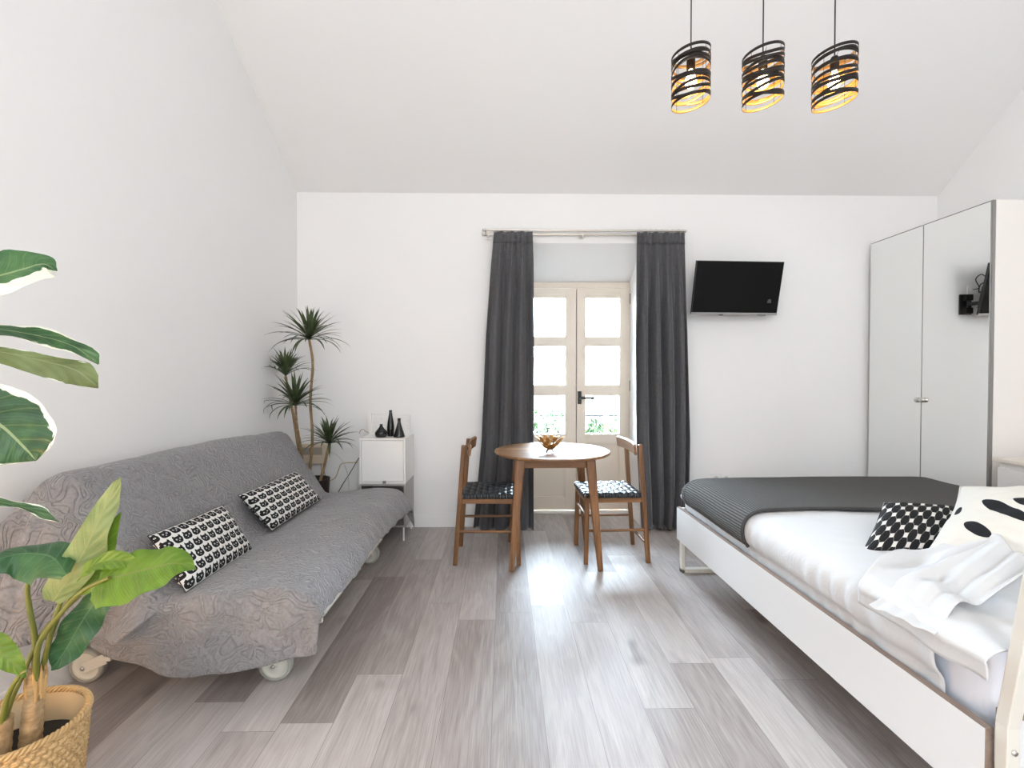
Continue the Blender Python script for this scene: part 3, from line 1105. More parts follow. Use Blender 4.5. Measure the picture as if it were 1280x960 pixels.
RUB = M_('grey_rubber', (0.34, 0.34, 0.31), 0.6)
DISC = M_('pale_castor_plastic', (0.62, 0.62, 0.55), 0.45)
for cx, cy, lean in ((-0.945, 2.02, 0.0), (-1.712, 2.02, 0.09), (-0.905, 3.27, 0.06), (-1.64, 3.3, 0.06)):
    br = MB()
    for s in (-1, 1):
        br.bar((cx, cy + s * 0.027, 0.072), (cx + lean, cy + s * 0.027, 0.16 if lean < 0.08 else 0.11), 0.004, 0.042, up=(1, 0, 0.6), bev=0.001)
    br.tube([(cx + lean, cy, 0.10 if lean > 0.08 else 0.15), (cx + lean, cy, 0.272)], 0.016, 12)
    br.box(cx + lean - 0.022, cx + lean + 0.022, cy - 0.030, cy + 0.030, 0.15 if lean < 0.08 else 0.10, 0.165 if lean < 0.08 else 0.118, 0.003)
    br = br.build('caster', CREAMP, sofa, label='pale caster bracket')
    rr = 0.070
    MB().lathe([(0.056, -0.018), (0.063, -0.019), (rr - 0.001, -0.012), (rr, 0.0), (rr - 0.001, 0.012), (0.063, 0.019), (0.056, 0.018)], (cx, cy, rr + 0.001), 40, axis='Y').build('tyre', RUB, br)
    MB().lathe([(0.0, -0.014), (0.02, -0.014), (0.024, -0.009), (0.05, -0.009), (0.0565, -0.016), (0.0565, 0.016), (0.05, 0.009), (0.024, 0.009), (0.02, 0.014), (0, 0.014)], (cx, cy, rr + 0.001), 40, axis='Y').build('wheel_disc', DISC, br)
    MB().lathe([(0, -0.034), (0.008, -0.033), (0.009, -0.028), (0.009, 0.028), (0.008, 0.033), (0, 0.034)], (cx, cy, rr + 0.001), 12, axis='Y').build('axle_bolt', STEEL, br)
for lx, ly in ((-0.945, 3.17), (-0.945, 2.2)):
    MB().tube([(lx, ly, 0.0), (lx - 0.035, ly, 0.272)], 0.016, 14).build('leg', CREAMP, sofa)


# ================================================================== cushions
def pillow(name, c, ux, uy, T, mat, label, cat_, group=None, puff=2.4, n=44, wr=0.004, seed=1, droop=None, pinch=0.06):
    """pillow centred at c, half-extent vectors ux, uy, thickness T"""
    c, ux, uy = Vector(c), Vector(ux), Vector(uy)
    nn = ux.cross(uy).normalized()

    def side(sg):
        def fn(u, v):
            a, b = 2 * u - 1, 2 * v - 1
            h = (max(0, 1 - abs(a) ** puff) ** 0.5) * (max(0, 1 - abs(b) ** puff) ** 0.5)
            aa = a * (1 - pinch * (1 - b * b) * abs(a) ** 2)
            bb = b * (1 - pinch * (1 - a * a) * abs(b) ** 2)
            p = c + ux * aa + uy * bb
            w = noise.noise(Vector((a * 2.3, b * 2.3, seed + sg))) * wr * 2 + noise.noise(Vector((a * 6, b * 6, seed + 5 * sg))) * wr
            p += nn * (sg * T / 2 * h + w * h)
            if droop:
                p = droop(p, a, b)
            return p
        return fn
    m = MB()
    m.grid(side(1), n, n)
    k = len(m.f)
    m.grid(side(-1), n, n)
    m.f[k:] = [f[::-1] for f in m.f[k:]]
    o = m.build(name, mat, weld=True)
    tag(o, label, cat_, group)
    # piped seam
    pts = []
    f = side(0)
    for i in range(n):
        pts.append(f(i / (n - 1), 0))
    for i in range(1, n):
        pts.append(f(1, i / (n - 1)))
    for i in range(1, n):
        pts.append(f(1 - i / (n - 1), 1))
    for i in range(1, n):
        pts.append(f(0, 1 - i / (n - 1)))
    MB().tube(pts, 0.0022, 6, cap=False).build('seam', mat if name != 'cat_cushion' else BLACKP, o)
    return o


def cat_mat():
    q = Mat('black_cats_print', (0.8, 0.8, 0.78), 0.8, spec=0.2)
    u, v, _ = q.xyz(q.coord('UV'))
    NXc, NYc = 10.0, 6.0
    r = (v * NYc).floor()
    x = (u * NXc + (r.mod(2.0)) * 0.5).frac() - 0.5
    y = (v * NYc).frac() - 0.5
    # head: a rounded blob, two pointed ears, two pale eyes, body line below
    hx, hy = x / 0.44, (y + 0.04) / 0.36
    head = (hx.abs().pow(2.6) + hy.abs().pow(2.6)).lt(1.0)
    ear = ((x.abs() - 0.27).abs() * 1.6 + (y - 0.30).abs()).lt(0.19)
    blk = head.max(ear)
    ex = x.abs() - 0.17
    eye = (ex * ex + (y - 0.02) * (y - 0.02)).lt(0.0055)
    pup = (ex * ex + (y - 0.02) * (y - 0.02)).lt(0.0012)
    nose = (x * x + (y + 0.17) * (y + 0.17)).lt(0.0022)
    f = blk - (eye - pup) - nose * 0.8
    q.set('Base Color', q.mix(f, (0.70, 0.69, 0.66), (0.012, 0.012, 0.013)))
    return q.m


def hex_mat():
    q = Mat('black_hexagon_print', (0.8, 0.8, 0.78), 0.8, spec=0.2)
    u, v, _ = q.xyz(q.coord('UV'))
    k, h = 6.5, 8.0
    out = None
    for o in (0.0, 0.5):
        x = ((u * k + o).frac() - 0.5).abs()
        y = ((v * h * 0.5 + o).frac() - 0.5).abs()
        d = (x * 2.0 + y * 1.25).max(y * 2.2).max(x * 2.35).lt(0.80)
        out = d if out is None else out.max(d)
    q.set('Base Color', q.mix(out, (0.68, 0.66, 0.63), (0.014, 0.014, 0.015)))
    return q.m


def stroke_mat():
    q = Mat('black_brush_stroke_print', (0.8, 0.78, 0.72), 0.8, spec=0.2)
    u, v, _ = q.xyz(q.coord('UV'))
    out = None
    strokes = []
    for (xa, ya), (xb, yb), wd_ in (((1228, 633), (1292, 668), 0.030), ((1205, 661), (1240, 680), 0.027), ((1183, 690), (1197, 694), 0.02), ((1271, 636), (1320, 655), 0.03), ((1186, 640), (1192, 632), 0.02)):
        a0, b0 = stroke_uv(xa, ya), stroke_uv(xb, yb)
        du, dv = b0[0] - a0[0], (b0[1] - a0[1]) * 0.7
        strokes.append(((a0[0] + b0[0]) / 2, (a0[1] + b0[1]) / 2, math.hypot(du, dv) / 2, wd_, math.atan2(dv, du)))
    strokes += [(0.62, 0.42, 0.14, 0.04, -0.5), (0.84, 0.55, 0.12, 0.04, -0.5), (0.80, 0.2, 0.12, 0.04, -0.5)]
    for cx, cy, rx, ry, a in strokes:
        ca, sa = math.cos(a), math.sin(a)
        dx, dy = u - cx, (v - cy) * 0.7
        A = (dx * ca + dy * sa) / rx
        B = (dx * (-sa) + dy * ca) / ry
        e = (A.abs().pow(2.6) + B.abs().pow(2.0)).lt(1.0)
        out = e if out is None else out.max(e)
    q.set('Base Color', q.mix(out, (0.64, 0.615, 0.56), (0.012, 0.012, 0.014)))
    return q.m


SBL, STL = px(1136, 714, 1.69), px(1200, 608, 1.92)
SAX = Vector((0.335, -0.56, 0.06))


def stroke_uv(x, y):
    """pillow coordinates of a printed stroke's end"""
    A, B = SAX, STL - SBL
    p = px_plane(x, y, SBL + A.cross(B).normalized() * -0.06 * (1 if A.cross(B).y > 0 else -1), A.cross(B)) - SBL
    aa, bb, ab = A.dot(A), B.dot(B), A.dot(B)
    d = aa * bb - ab * ab
    return ((p.dot(A) * bb - p.dot(B) * ab) / d, (p.dot(B) * aa - p.dot(A) * ab) / d)


CATS, HEX, STRK = cat_mat(), hex_mat(), stroke_mat()


def quad_pillow(name, bl, br, tl, tr, T, mat, label, cat_, group=None, **k):
    bl, br, tl, tr = map(Vector, (bl, br, tl, tr))
    c = (bl + br + tl + tr) / 4
    return pillow(name, c, ((br + tr) - (bl + tl)) / 4, ((tl + tr) - (bl + br)) / 4, T, mat, label, cat_, group, **k)


BN = Vector((0.845, 0, 0.535))


def on_back(x, y, off=0.072):
    return px_plane(x, y, Vector((-1.43, 2.5, 0.625)) + BN * off, BN)


quad_pillow('cat_cushion', on_back(236, 738), on_back(313, 689), on_back(180, 672), on_back(281, 630), 0.095, CATS,
            'black-and-white cat-print cushion nearer the leafy plant on the sofa bed', 'cushion', 'cat-print cushions on the sofa bed', puff=3.0, pinch=0.03)
quad_pillow('cat_cushion', on_back(334, 668), on_back(404, 622), on_back(304, 616), on_back(365, 591), 0.095, CATS,
            'black-and-white cat-print cushion at the far end of the sofa bed', 'cushion', 'cat-print cushions on the sofa bed', puff=3.0, pinch=0.03, seed=7)

# ================================================================== bed
bq = Mat('white_bed_board', (0.70, 0.71, 0.71), 0.4)
g = bq.nt.nodes.new('ShaderNodeNewGeometry')
WHITEB = bq.m
EDGEW = wood('brown_edge_veneer', (0.16, 0.11, 0.085), (0.25, 0.18, 0.14), (0.33, 0.25, 0.20), 'Y', 0.5)
BX0, BX1, BY0, BY1 = 1.135, 2.74, 1.14, 3.135
ZR0, ZR1 = 0.205, 0.412


def bxl(Y):
    """outer face of the left side board"""
    return 1.158 - 0.0185 * (Y - BY0)


bed = thing('bed', 'white double bed frame with low side boards on the right', 'bed', (1.93, 2.13, 0))


def board(x0n, x0f, t, y0, y1, name='side_rail'):
    m = MB()
    e = 0.0015
    m.prism([(x0n, y0 + e, ZR0), (x0n + t, y0 + e, ZR0), (x0f + t, y1, ZR0), (x0f, y1, ZR0)], (0, 0, ZR1 - ZR0 - e))
    o = m.build(name, WHITEB, bed)
    n = MB()
    n.prism([(x0n + 0.001, y0 + e, ZR1 - e), (x0n + t, y0 + e, ZR1 - e), (x0f + t, y1, ZR1 - e), (x0f + 0.001, y1, ZR1 - e)], (0, 0, e * 1.5))
    n.box(x0n + 0.001, x0n + t, y0, y0 + e, ZR0, ZR1)
    n.build('edge_band', EDGEW, o, label='brown veneer edge')
    return o


board(bxl(BY0), bxl(BY1), 0.022, BY0 + 0.002, BY1)
board(BX1 - 0.022, BX1 - 0.022, 0.022, BY0 + 0.02, BY1)
MB().box(bxl(BY1) + 0.022, BX1 - 0.022, BY1 - 0.022, BY1, ZR0, ZR1 - 0.004, 0.001).build('foot_board', WHITEB, bed)
hb = MB().box(1.215, BX1 - 0.03, BY0 + 0.01, BY0 + 0.032, ZR0, ZR1 + 0.012, 0.001).build('head_board', WHITEB, bed)
MB().box(1.215, BX1 - 0.03, BY0 + 0.0095, BY0 + 0.033, ZR1 + 0.012, ZR1 + 0.030).build('edge_band', EDGEW, hb, label='brown veneer edge')
sl = MB()
for k in range(20):
    y = 1.25 + k * 0.095
    sl.box(1.17, BX1 - 0.03, y, y + 0.06, 0.238, 0.252, 0.002)
sl.build('slatted_base', M_('birch_slat', (0.50, 0.40, 0.28), 0.6), bed)
# foot frame: a flat metal loop
f = MB()
yf = BY1 - 0.035
for x in (1.135, BX1 - 0.022):
    f.box(x, x + 0.022, yf - 0.02, yf + 0.02, 0.0, 0.235, 0.002)
f.box(1.135, BX1, yf - 0.02, yf + 0.02, 0.0, 0.025, 0.002)
f.build('foot_loop', CREAMP, bed)
# head frame: bent square tubes leaning back, joined across the top
for x in (1.168, BX1 - 0.05):
    h = MB()
    p = [(x + 0.016, BY0 - 0.025, 0.0), (x + 0.016, BY0 - 0.025, 0.44), (x + 0.016, BY0 - 0.112, 1.02)]
    h.bar(p[0], (p[1][0], p[1][1], p[1][2] + 0.002), 0.032, 0.030, up=(0, 1, 0), bev=0.003)
    h.bar(p[1], p[2], 0.032, 0.030, up=(0, 1, 0), bev=0.003)
    o = h.build('head_post', CREAMP, bed, label='bent cream metal headboard post')
    MB().lathe([(0, -0.004), (0.006, -0.0035), (0.007, 0.0)] if x < 2 else [(0, 0.004), (0.006, 0.0035), (0.007, 0.0)], (x + 0.016, BY0 - 0.041, 0.385), 14, axis='Y').build('screw', STEEL, o)
hr = MB()
hr.bar((1.172, BY0 - 0.112, 1.01), (BX1 - 0.014, BY0 - 0.115, 1.01), 0.03, 0.03, bev=0.003)
hr.bar((1.172, BY0 - 0.053, 0.62), (BX1 - 0.014, BY0 - 0.058, 0.62), 0.02, 0.02, bev=0.003)
hr.build('head_crossbar', CREAMP, bed)

# ------------------------------------------------------------------ mattress and bedding
LIN = Mat('white_cotton', (0.60, 0.605, 0.61), 0.85, spec=0.2, sheen=0.15)
_lc = LIN.coord('Object')
LIN.bump(LIN.noise(_lc, 11, 4, 0.55, 1.2), 0.35, 0.012)
COTTON = LIN.m
MZ0, MZ1 = 0.256, 0.583
mt = MB().box(1.212, BX1 - 0.045, 1.205, BY1 - 0.03, MZ0, MZ1, 0.055, seg=5, sm=True).build('mattress', M_('mattress_ticking', (0.72, 0.73, 0.78), 0.85))
tag(mt, 'pale mattress showing bare at the head end under the white sheet', 'mattress')

SP = [(1.176, 0.395), (1.172, 0.44), (1.150, 0.475), (1.143, 0.515), (1.152, 0.555), (1.185, 0.588), (1.25, 0.601), (1.40, 0.603), (1.95, 0.604), (2.45, 0.603), (2.62, 0.600), (2.69, 0.588), (2.72, 0.55), (2.725, 0.50), (2.71, 0.45), (2.705, 0.395)]
NB = 240


def even(P, n):
    """resample a polyline at equal arc length"""
    L = [0.0]
    for a, b in zip(P, P[1:]):
        L.append(L[-1] + (b - a).length)
    out, j = [], 0
    for i in range(n):
        s = L[-1] * i / (n - 1)
        while j < len(L) - 2 and L[j + 1] < s:
            j += 1
        out.append(P[j].lerp(P[j + 1], (s - L[j]) / max(1e-9, L[j + 1] - L[j])))
    return out


SPP = even(cat([(x, 0, z) for x, z in SP], 1200), NB)


def sheet_pt(k, Y, off=0.0):
    p = SPP[k].copy()
    a, b = SPP[max(0, k - 1)], SPP[min(NB - 1, k + 1)]
    tg = (b - a).normalized()
    n = Vector((-tg.z, 0, tg.x))
    sd = 1 if p.x < 1.9 else -1
    e = max(0.0, (Y - (BY1 - 0.13)) / 0.125)
    drop = 0.0
    if e > 0:
        drop = (1 - math.sqrt(max(0, 1 - min(1, e) ** 2))) * 0.10 * smooth(0.45, 0.60, p.z)
    q = Vector((p.x, Y, p.z)) + n * off
    q.z -= drop
    q.x += (1.0 - (Y - BY0) / 2) * 0.014 * smooth(1.9, 1.2, p.x)
    return q


def sheet_fn(u, v):
    Y = 1.285 + (BY1 - 0.010 - 1.285) * u
    k = int(round(v * (NB - 1)))
    q = sheet_pt(k, Y)
    side = smooth(0.60, 0.53, q.z)
    nearw = 1 - smooth(1.3, 2.0, Y)
    q.x += (0.006 * math.sin(Y * 60 + 3 * math.sin(Y * 11)) * side * (0.25 + nearw)) * (1 if q.x < 1.9 else -1)
    q.z += (noise.noise(Vector((q.x * 4, Y * 4, 1.7))) * 0.006 + noise.noise(Vector((q.x * 11, Y * 13, 4.7))) * 0.003) * (1 - side)
    # gathered near end
    q.x += 0.010 * math.exp(-((Y - 1.285) / 0.02) ** 2) * side * (1 if q.x < 1.9 else -1)
    return q


sh = MB().grid(sheet_fn, 150, NB).build('bed_sheet', COTTON)
tag(sh, 'white fitted sheet stretched over the mattress below the dark blanket', 'bed sheet')
solid(sh, 0.003)

kq = Mat('dark_grey_ribbed_knit', (0.04, 0.04, 0.04), 0.9, spec=0.12)
_x, _y, _z = kq.xyz(kq.coord('UV'))
rib = ((_y * 2 * PI * 150).sin() * 0.5 + 0.5)
knit = ((_x * 2 * PI * 130 + (_y * 300).floor() * 1.5).sin() * 0.5 + 0.5)
kq.set('Base Color', kq.ramp(rib * 0.75 + knit * 0.25, [(0.1, (0.034, 0.033, 0.032)), (0.8, (0.165, 0.160, 0.154))]))
kq.bump(rib + knit * 0.35, 0.8, 0.004)
KNIT = kq.m
K0, K1 = 6, NB - 7


def blanket_fn(u, v, off=0.009):
    Y = 2.315 + (3.085 - 2.315) * u
    f = K0 + v * (K1 - K0)
    k = int(f)
    a = sheet_pt(k, Y, off)
    b = sheet_pt(min(NB - 1, k + 1), Y, off)
    q = a.lerp(b, f - k)
    lf = smooth(1.30, 1.15, q.x)
    q.y += 0.018 * math.sin(v * 9) * (1 - u) * smooth(1.2, 1.5, q.x)
    q.y -= lf * (1 - u) * 0.012
    q.z += noise.noise(Vector((q.x * 3, Y * 5, 9))) * 0.004 + 0.0045
    q.z += 0.006 * smooth(1.3, 2.0, q.x)
    return q


bl = MB().grid(blanket_fn, 90, 230).build('blanket', KNIT)
tag(bl, 'dark grey ribbed blanket spread across the foot of the bed', 'blanket')
solid(bl, 0.007)
for i, (uu, rr) in enumerate(((0.0, 0.0085), (0.93, 0.0045))):
    pts = [blanket_fn(uu, k / 119, 0.010) for k in range(120)]
    MB().tube(pts, rr, 8).build('hem', M_('dark_knit_hem', (0.045, 0.043, 0.042), 0.9), bl)

# ------------------------------------------------------------------ cushions at the head
quad_pillow('hexagon_cushion', px(1073, 690, 1.82), px(1185, 712, 1.76), px(1106, 634, 2.00), px(1200, 629, 2.02), 0.13, HEX,
            'black-and-white hexagon-print cushion lying against the big pillow', 'cushion', puff=2.6, seed=3, pinch=0.05)
quad_pillow('stroke_pillow', SBL, SBL + SAX, STL, STL + SAX, 0.22, STRK,
            'large cream pillow with bold black brush strokes on the bed', 'pillow', puff=2.2, seed=11, wr=0.012, pinch=0.09)

# ------------------------------------------------------------------ crumpled top sheet
YM = [(1.10, 1.500), (1.14, 1.535), (1.25, 1.60), (1.39, 1.665), (1.55, 1.665), (1.75, 1.64), (2.1, 1.63), (2.5, 1.62)]


def duvet_h(X, Y):
    """height of the thrown-back sheet's folds above the flat sheet"""
    zz = 0.0
    flat = smooth(1.14, 1.28, X)
    hump = 0.128 * math.exp(-((X - 1.78) / 0.30) ** 2 - ((Y - 1.56) / 0.16) ** 2) + 0.07 * smooth(1.9, 2.2, X) * math.exp(-((Y - 1.55) / 0.18) ** 2)
    zz += hump
    # folds radiating from the hump
    a = math.atan2(Y - 1.62, X - 1.72)
    rr = math.hypot(Y - 1.62, X - 1.72)
    fo = 0.5 + 0.5 * math.sin(a * 9 + 2 * noise.noise(Vector((X * 3, Y * 3, 0))) * 2)
    zz += flat * (0.020 * fo ** 2 * smooth(0.05, 0.25, rr) * (1 - smooth(0.5, 0.75, rr)))
    zz += flat * (noise.noise(Vector((X * 5, Y * 6, 2.0))) * 0.016 + (0.35 - abs(noise.noise(Vector((X * 5 + Y * 3 + 3, Y * 5 - X * 2, 8.0))))) * 0.035)
    return zz


def duvet_fn(u, v):
    """u across the bed from the left hem, v from the head end towards the foot"""
    D = 1.40 * u
    over = 0.05
    if D < over:                       # hangs over the edge
        X, zz = 1.132 + 0.004 * (1 - D / over), 0.538 + D * 0.9
    elif D < over + 0.09:
        t = (D - over) / 0.09
        X, zz = 1.128 + 0.055 * (1 - math.cos(t * PI / 2)) + 0.01 * t, 0.583 + 0.034 * math.sin(t * PI / 2)
    else:
        X, zz = 1.193 + (D - over - 0.09), 0.617
    zz += 0.005 * (1 - smooth(0.0, 0.12, D)) * math.sin(v * 11 + 1.0)
    X += 0.003 * (1 - smooth(0.0, 0.12, D)) * math.sin(v * 17)
    y1 = lerp_table(YM, X)
    Y = 1.115 + (y1 - 1.115) * v
    flat = smooth(1.14, 1.28, X)
    zz += duvet_h(X, Y)
    # turned-up lip on the foot side
    zz += 0.016 * math.exp(-((1 - v) / 0.05) ** 2) * flat
    return Vector((X, Y, zz))


m = MB().grid(duvet_fn, 130, 90)


# a loose strip of it folded back over the top, towards the pillow
def flap_fn(u, v):
    A0, A1 = Vector((1086, 756)), Vector((1168, 793))
    D0, D1 = Vector((1243, 672)), Vector((1300, 715))
    q = A0.lerp(A1, v).lerp(D0.lerp(D1, v), u)
    z = 0.592 + 0.135 * smooth(0.0, 1.0, u) - 0.025 * v * u
    p = px_plane(q.x, q.y, (0, 0, z), (0, 0, 1))
    w = smooth(1.12, 1.22, p.x)
    z2 = 0.625 * w + 0.585 * (1 - w) + duvet_h(p.x, p.y) + 0.006
    p.z = max(z, z2) if p.x > 1.15 else z
    p.z += 0.012 * (math.sin(v * 8.5 + 3 * u) ** 2) * smooth(0.0, 0.3, u) + 0.010 * math.exp(-((1 - v) / 0.07) ** 2) * smooth(0.05, 0.3, u)
    p.z += noise.noise(Vector((u * 4, v * 5, 6.0))) * 0.008
    return p


m.grid(flap_fn, 80, 50)
dv = m.build('crumpled_sheet', COTTON)
tag(dv, 'crumpled white top sheet thrown back at the head of the bed', 'sheet')
solid(dv, 0.004)
# ================================================================== cube cabinets with vases
CXL, CXR = px(449.5, 600, 3.72).x, px(507.0, 600, 3.72).x
CY0, CY1 = 3.715, 4.05
z0 = px(480, 659, 3.72).z
zm = px(480, 604.5, 3.72).z
z1 = px(480, 548.0, 3.72).z
lo = thing('open_cube_cabinet', 'grey open cube cabinet on thin legs behind the sofa bed end', 'cabinet', ((CXL + CXR) / 2, 3.88, 0))
b = MB()
th = 0.014
b.box(CXL, CXL + th, CY0, CY1, z0, zm - 0.001).box(CXR - th, CXR, CY0, CY1, z0, zm - 0.001)
b.box(CXL + th, CXR - th, CY0, CY1, z0, z0 + th).box(CXL + th, CXR - th, CY0, CY1, zm - th - 0.001, zm - 0.001)
b.box(CXL + th, CXR - th, CY1 - 0.008, CY1, z0 + th, zm - th)
b.build('carcass', GREYL, lo)
for x in (CXL + 0.012, CXR - 0.024):
    for y in (CY0 + 0.01, CY1 - 0.03):
        MB().box(x, x + 0.012, y, y + 0.012, 0, z0, 0.002).build('leg', WHITEM, lo)
hi = thing('cube_cabinet', 'white closed cube cabinet carrying three black vases', 'cabinet', ((CXL + CXR) / 2, 3.88, zm))
b = MB()
b.box(CXL, CXL + th, CY0, CY1, zm, z1).box(CXR - th, CXR, CY0, CY1, zm, z1)
b.box(CXL + th, CXR - th, CY0, CY1, zm, zm + th).box(CXL + th, CXR - th, CY0, CY1, z1 - th, z1)
b.box(CXL + th, CXR - th, CY1 - 0.008, CY1, zm + th, z1 - th)
b.build('carcass', LACQ, hi)
dr = MB().box(CXL + th + 0.003, CXR - th - 0.003, CY0 + 0.003, CY0 + 0.018, zm + th + 0.003, z1 - th - 0.003, 0.0015).build('door', LACQ, hi)
xh = px(480.5, 600, CY0).x
MB().box(xh - 0.012, xh + 0.012, CY0 - 0.010, CY0 + 0.004, zm + 0.002, zm + 0.022, 0.002).build('pull', M_('grey_pull', (0.25, 0.24, 0.22), 0.4, 0.5), dr, label='small grey pull tab')


def vase(name, pxc, pyb, Y, prof, label):
    c = px(pxc, pyb, Y)
    k = MB().lathe([(0, 0)] + prof + [(prof[-1][0] - 0.004, prof[-1][1] - 0.002), (prof[-1][0] - 0.005, prof[-1][1] - 0.05)], (c.x, Y, z1 + 0.0005), 40).build(name, CERAM)
    tag(k, label, 'vase', 'black vases on the white cube cabinet')


def sp(prof, n=26):
    return [(p.x, p.z) for p in cat([(r, 0, z) for r, z in prof], n)]


vase('squat_vase', 476.5, 541, 3.80, sp([(0.036, 0.0), (0.044, 0.010), (0.0475, 0.026), (0.044, 0.042), (0.028, 0.062), (0.014, 0.080), (0.010, 0.094), (0.0115, 0.100)]), 'squat onion-shaped black vase, lowest of the three on the cabinet')
vase('tall_vase', 488.3, 540, 3.86, sp([(0.024, 0.0), (0.026, 0.02), (0.0285, 0.06), (0.024, 0.11), (0.017, 0.15), (0.012, 0.185), (0.0115, 0.205)]), 'slim black bottle vase, tallest of the three on the cabinet')
vase('bell_vase', 499.0, 541, 3.80, sp([(0.042, 0.0), (0.043, 0.008), (0.034, 0.040), (0.023, 0.075), (0.014, 0.105), (0.0115, 0.125), (0.0125, 0.146)]), 'bell-shaped black vase, middle height, by the right edge of the cabinet')

# white framed card leaning on the wall behind the vases
k = thing('card_frame', 'white frame with a pale card leaning behind the black vases', 'frame', (px(488, 540, 4.0).x, 4.0, z1))
xa, xb = px(462.5, 530, 3.98).x, px(512, 530, 3.98).x
za, zb2 = z1, px(480, 519.5, 3.98).z
MB().box(xa, xb, 3.985, 3.995, za, zb2 + 0.004, 0.001).build('back_panel', LACQ, k)
MB().box(xa - 0.016, xa + 0.014, 3.972, 3.998, za, px(461, 517, 3.98).z, 0.002).build('side_post', LACQ, k)
cq2 = Mat('pale_printed_card', (0.75, 0.75, 0.74), 0.6)
u_, v_, _w = cq2.xyz(cq2.coord('Object'))
cq2.set('Base Color', cq2.mix(cq2.noise(cq2.coord('Object', (30, 1, 60)), 1.3, 2).step(0.62, 0.70), (0.77, 0.76, 0.75), (0.60, 0.58, 0.55)))
MB().box(xa + 0.02, xb - 0.008, 3.982, 3.9855, za + 0.012, zb2 - 0.012).build('card', cq2.m, k)
cb = MB().tube(cat([px(449, 542.5, 3.83), px(451, 538, 3.84), px(454, 536.5, 3.86), px(457, 539, 3.9), px(461, 541, 3.94)], 24), 0.003, 6).build('cord', M_('tan_cord', (0.40, 0.30, 0.2), 0.7))
tag(cb, 'short tan cord on the left edge of the white cube cabinet', 'cord')

# ------------------------------------------------------------------ box and cables on the back wall
BEI = M_('beige_plastic', (0.62, 0.52, 0.40), 0.5)
xa, xb = px(376.5, 560, YB).x, px(409.5, 560, YB).x
za, zt = px(390, 578.5, YB).z, px(390, 554.5, YB).z
k = thing('wall_box', 'beige wall box with a grey slotted panel behind the tall plant stems', 'wall box', ((xa + xb) / 2, YB, za))
MB().box(xa, xb, YB - 0.055, YB, za, zt, 0.006).build('casing', BEI, k)
g = MB().box(xa + 0.03, xb - 0.025, YB - 0.057, YB - 0.05, zt - 0.085, zt - 0.024)
o = g.build('slotted_panel', M_('box_grey_panel', (0.36, 0.31, 0.25), 0.5), k, label='grey slotted panel')
s = MB()
for i in range(5):
    z = zt - 0.08 + i * 0.012
    s.box(xa + 0.035, xb - 0.03, YB - 0.0585, YB - 0.056, z, z + 0.005)
s.build('slat', M_('box_slat', (0.30, 0.27, 0.22), 0.5), o)


NCAB = [0]


def cable(pts, r, mat, label):
    NCAB[0] += 1
    Y = YB - 0.001 - 0.007 * NCAB[0]
    P = [px(x, y, Y) for x, y in pts]
    c = MB().tube(cat(P, len(pts) * 8), r, 6).build('cable', mat)
    tag(c, label, 'cable')


YEL = M_('yellowed_cable', (0.50, 0.38, 0.20), 0.6)
GRC = M_('grey_cable', (0.28, 0.28, 0.28), 0.6)
cable([(401, 580), (402, 587), (404, 594), (406, 602), (412, 601), (419, 597), (423, 588), (426, 580.5), (432, 578.5), (447, 578)], 0.0035, YEL, 'yellowish cable curling from the beige wall box to the white cabinet')
cable([(405.5, 590), (407, 598), (406, 606), (408, 612), (409, 630), (409, 652), (409, 660)], 0.003, GRC, 'grey cable hanging straight down below the beige wall box')
cable([(449, 572), (444, 580), (437, 592), (428, 606), (421, 620), (418, 634), (417, 660)], 0.003, BLACKP, 'black cable slanting down the wall beside the white cabinet')
cable([(412, 565), (420, 568), (428, 576), (433, 588), (436, 604), (436, 630), (436, 660)], 0.0022, M_('white_cable', (0.6, 0.6, 0.6), 0.6), 'thin white cable arching down the wall behind the spiky plant')


# ================================================================== spiky tall plant behind the sofa
TRK = wood('dracaena_bark', (0.16, 0.10, 0.05), (0.30, 0.20, 0.10), (0.42, 0.30, 0.17), 'Z', 0.8, 2.0)
SPQ = Mat('dracaena_leaf', (0.05, 0.075, 0.03), 0.45)
SPQ.set('Base Color', SPQ.ramp(SPQ.noise(SPQ.coord('Object'), 14, 2), [(0.3, (0.030, 0.050, 0.022)), (0.7, (0.085, 0.115, 0.045))]))
SPIK = SPQ.m


def keep_in(p):
    return Vector((max(p.x, xl(p.y) + 0.02), min(p.y, YB - 0.02), p.z))


def strap(mb, base, az, el, L, droop, w=0.011, seed=0):
    """one arching strap leaf"""
    rnd = random.Random(seed)
    n = 12
    p = Vector(base)
    hd = Vector((math.cos(az), math.sin(az), 0))
    pts = []
    e = el
    for i in range(n + 1):
        pts.append(p.copy())
        d = hd * math.cos(e) + Vector((0, 0, math.sin(e)))
        p = keep_in(p + d * L / n)
        e -= droop / n * (0.4 + 1.6 * i / n)
    vs = []
    sd = Vector((-math.sin(az), math.cos(az), 0))
    for i, q in enumerate(pts):
        t = i / n
        ww = w * (0.55 + 0.9 * t) if t < 0.4 else w * (0.91) * (1 - ((t - 0.4) / 0.6) ** 1.8)
        ww = max(ww, 0.0004)
        up = Vector((0, 0, 1))
        vs += [keep_in(q - sd * ww + up * ww * 0.35), keep_in(q), keep_in(q + sd * ww + up * ww * 0.35)]
    fs = []
    for i in range(n):
        a = 3 * i
        fs += [(a, a + 1, a + 4, a + 3), (a + 1, a + 2, a + 5, a + 4)]
    mb.add(vs, fs, None, 0, True)


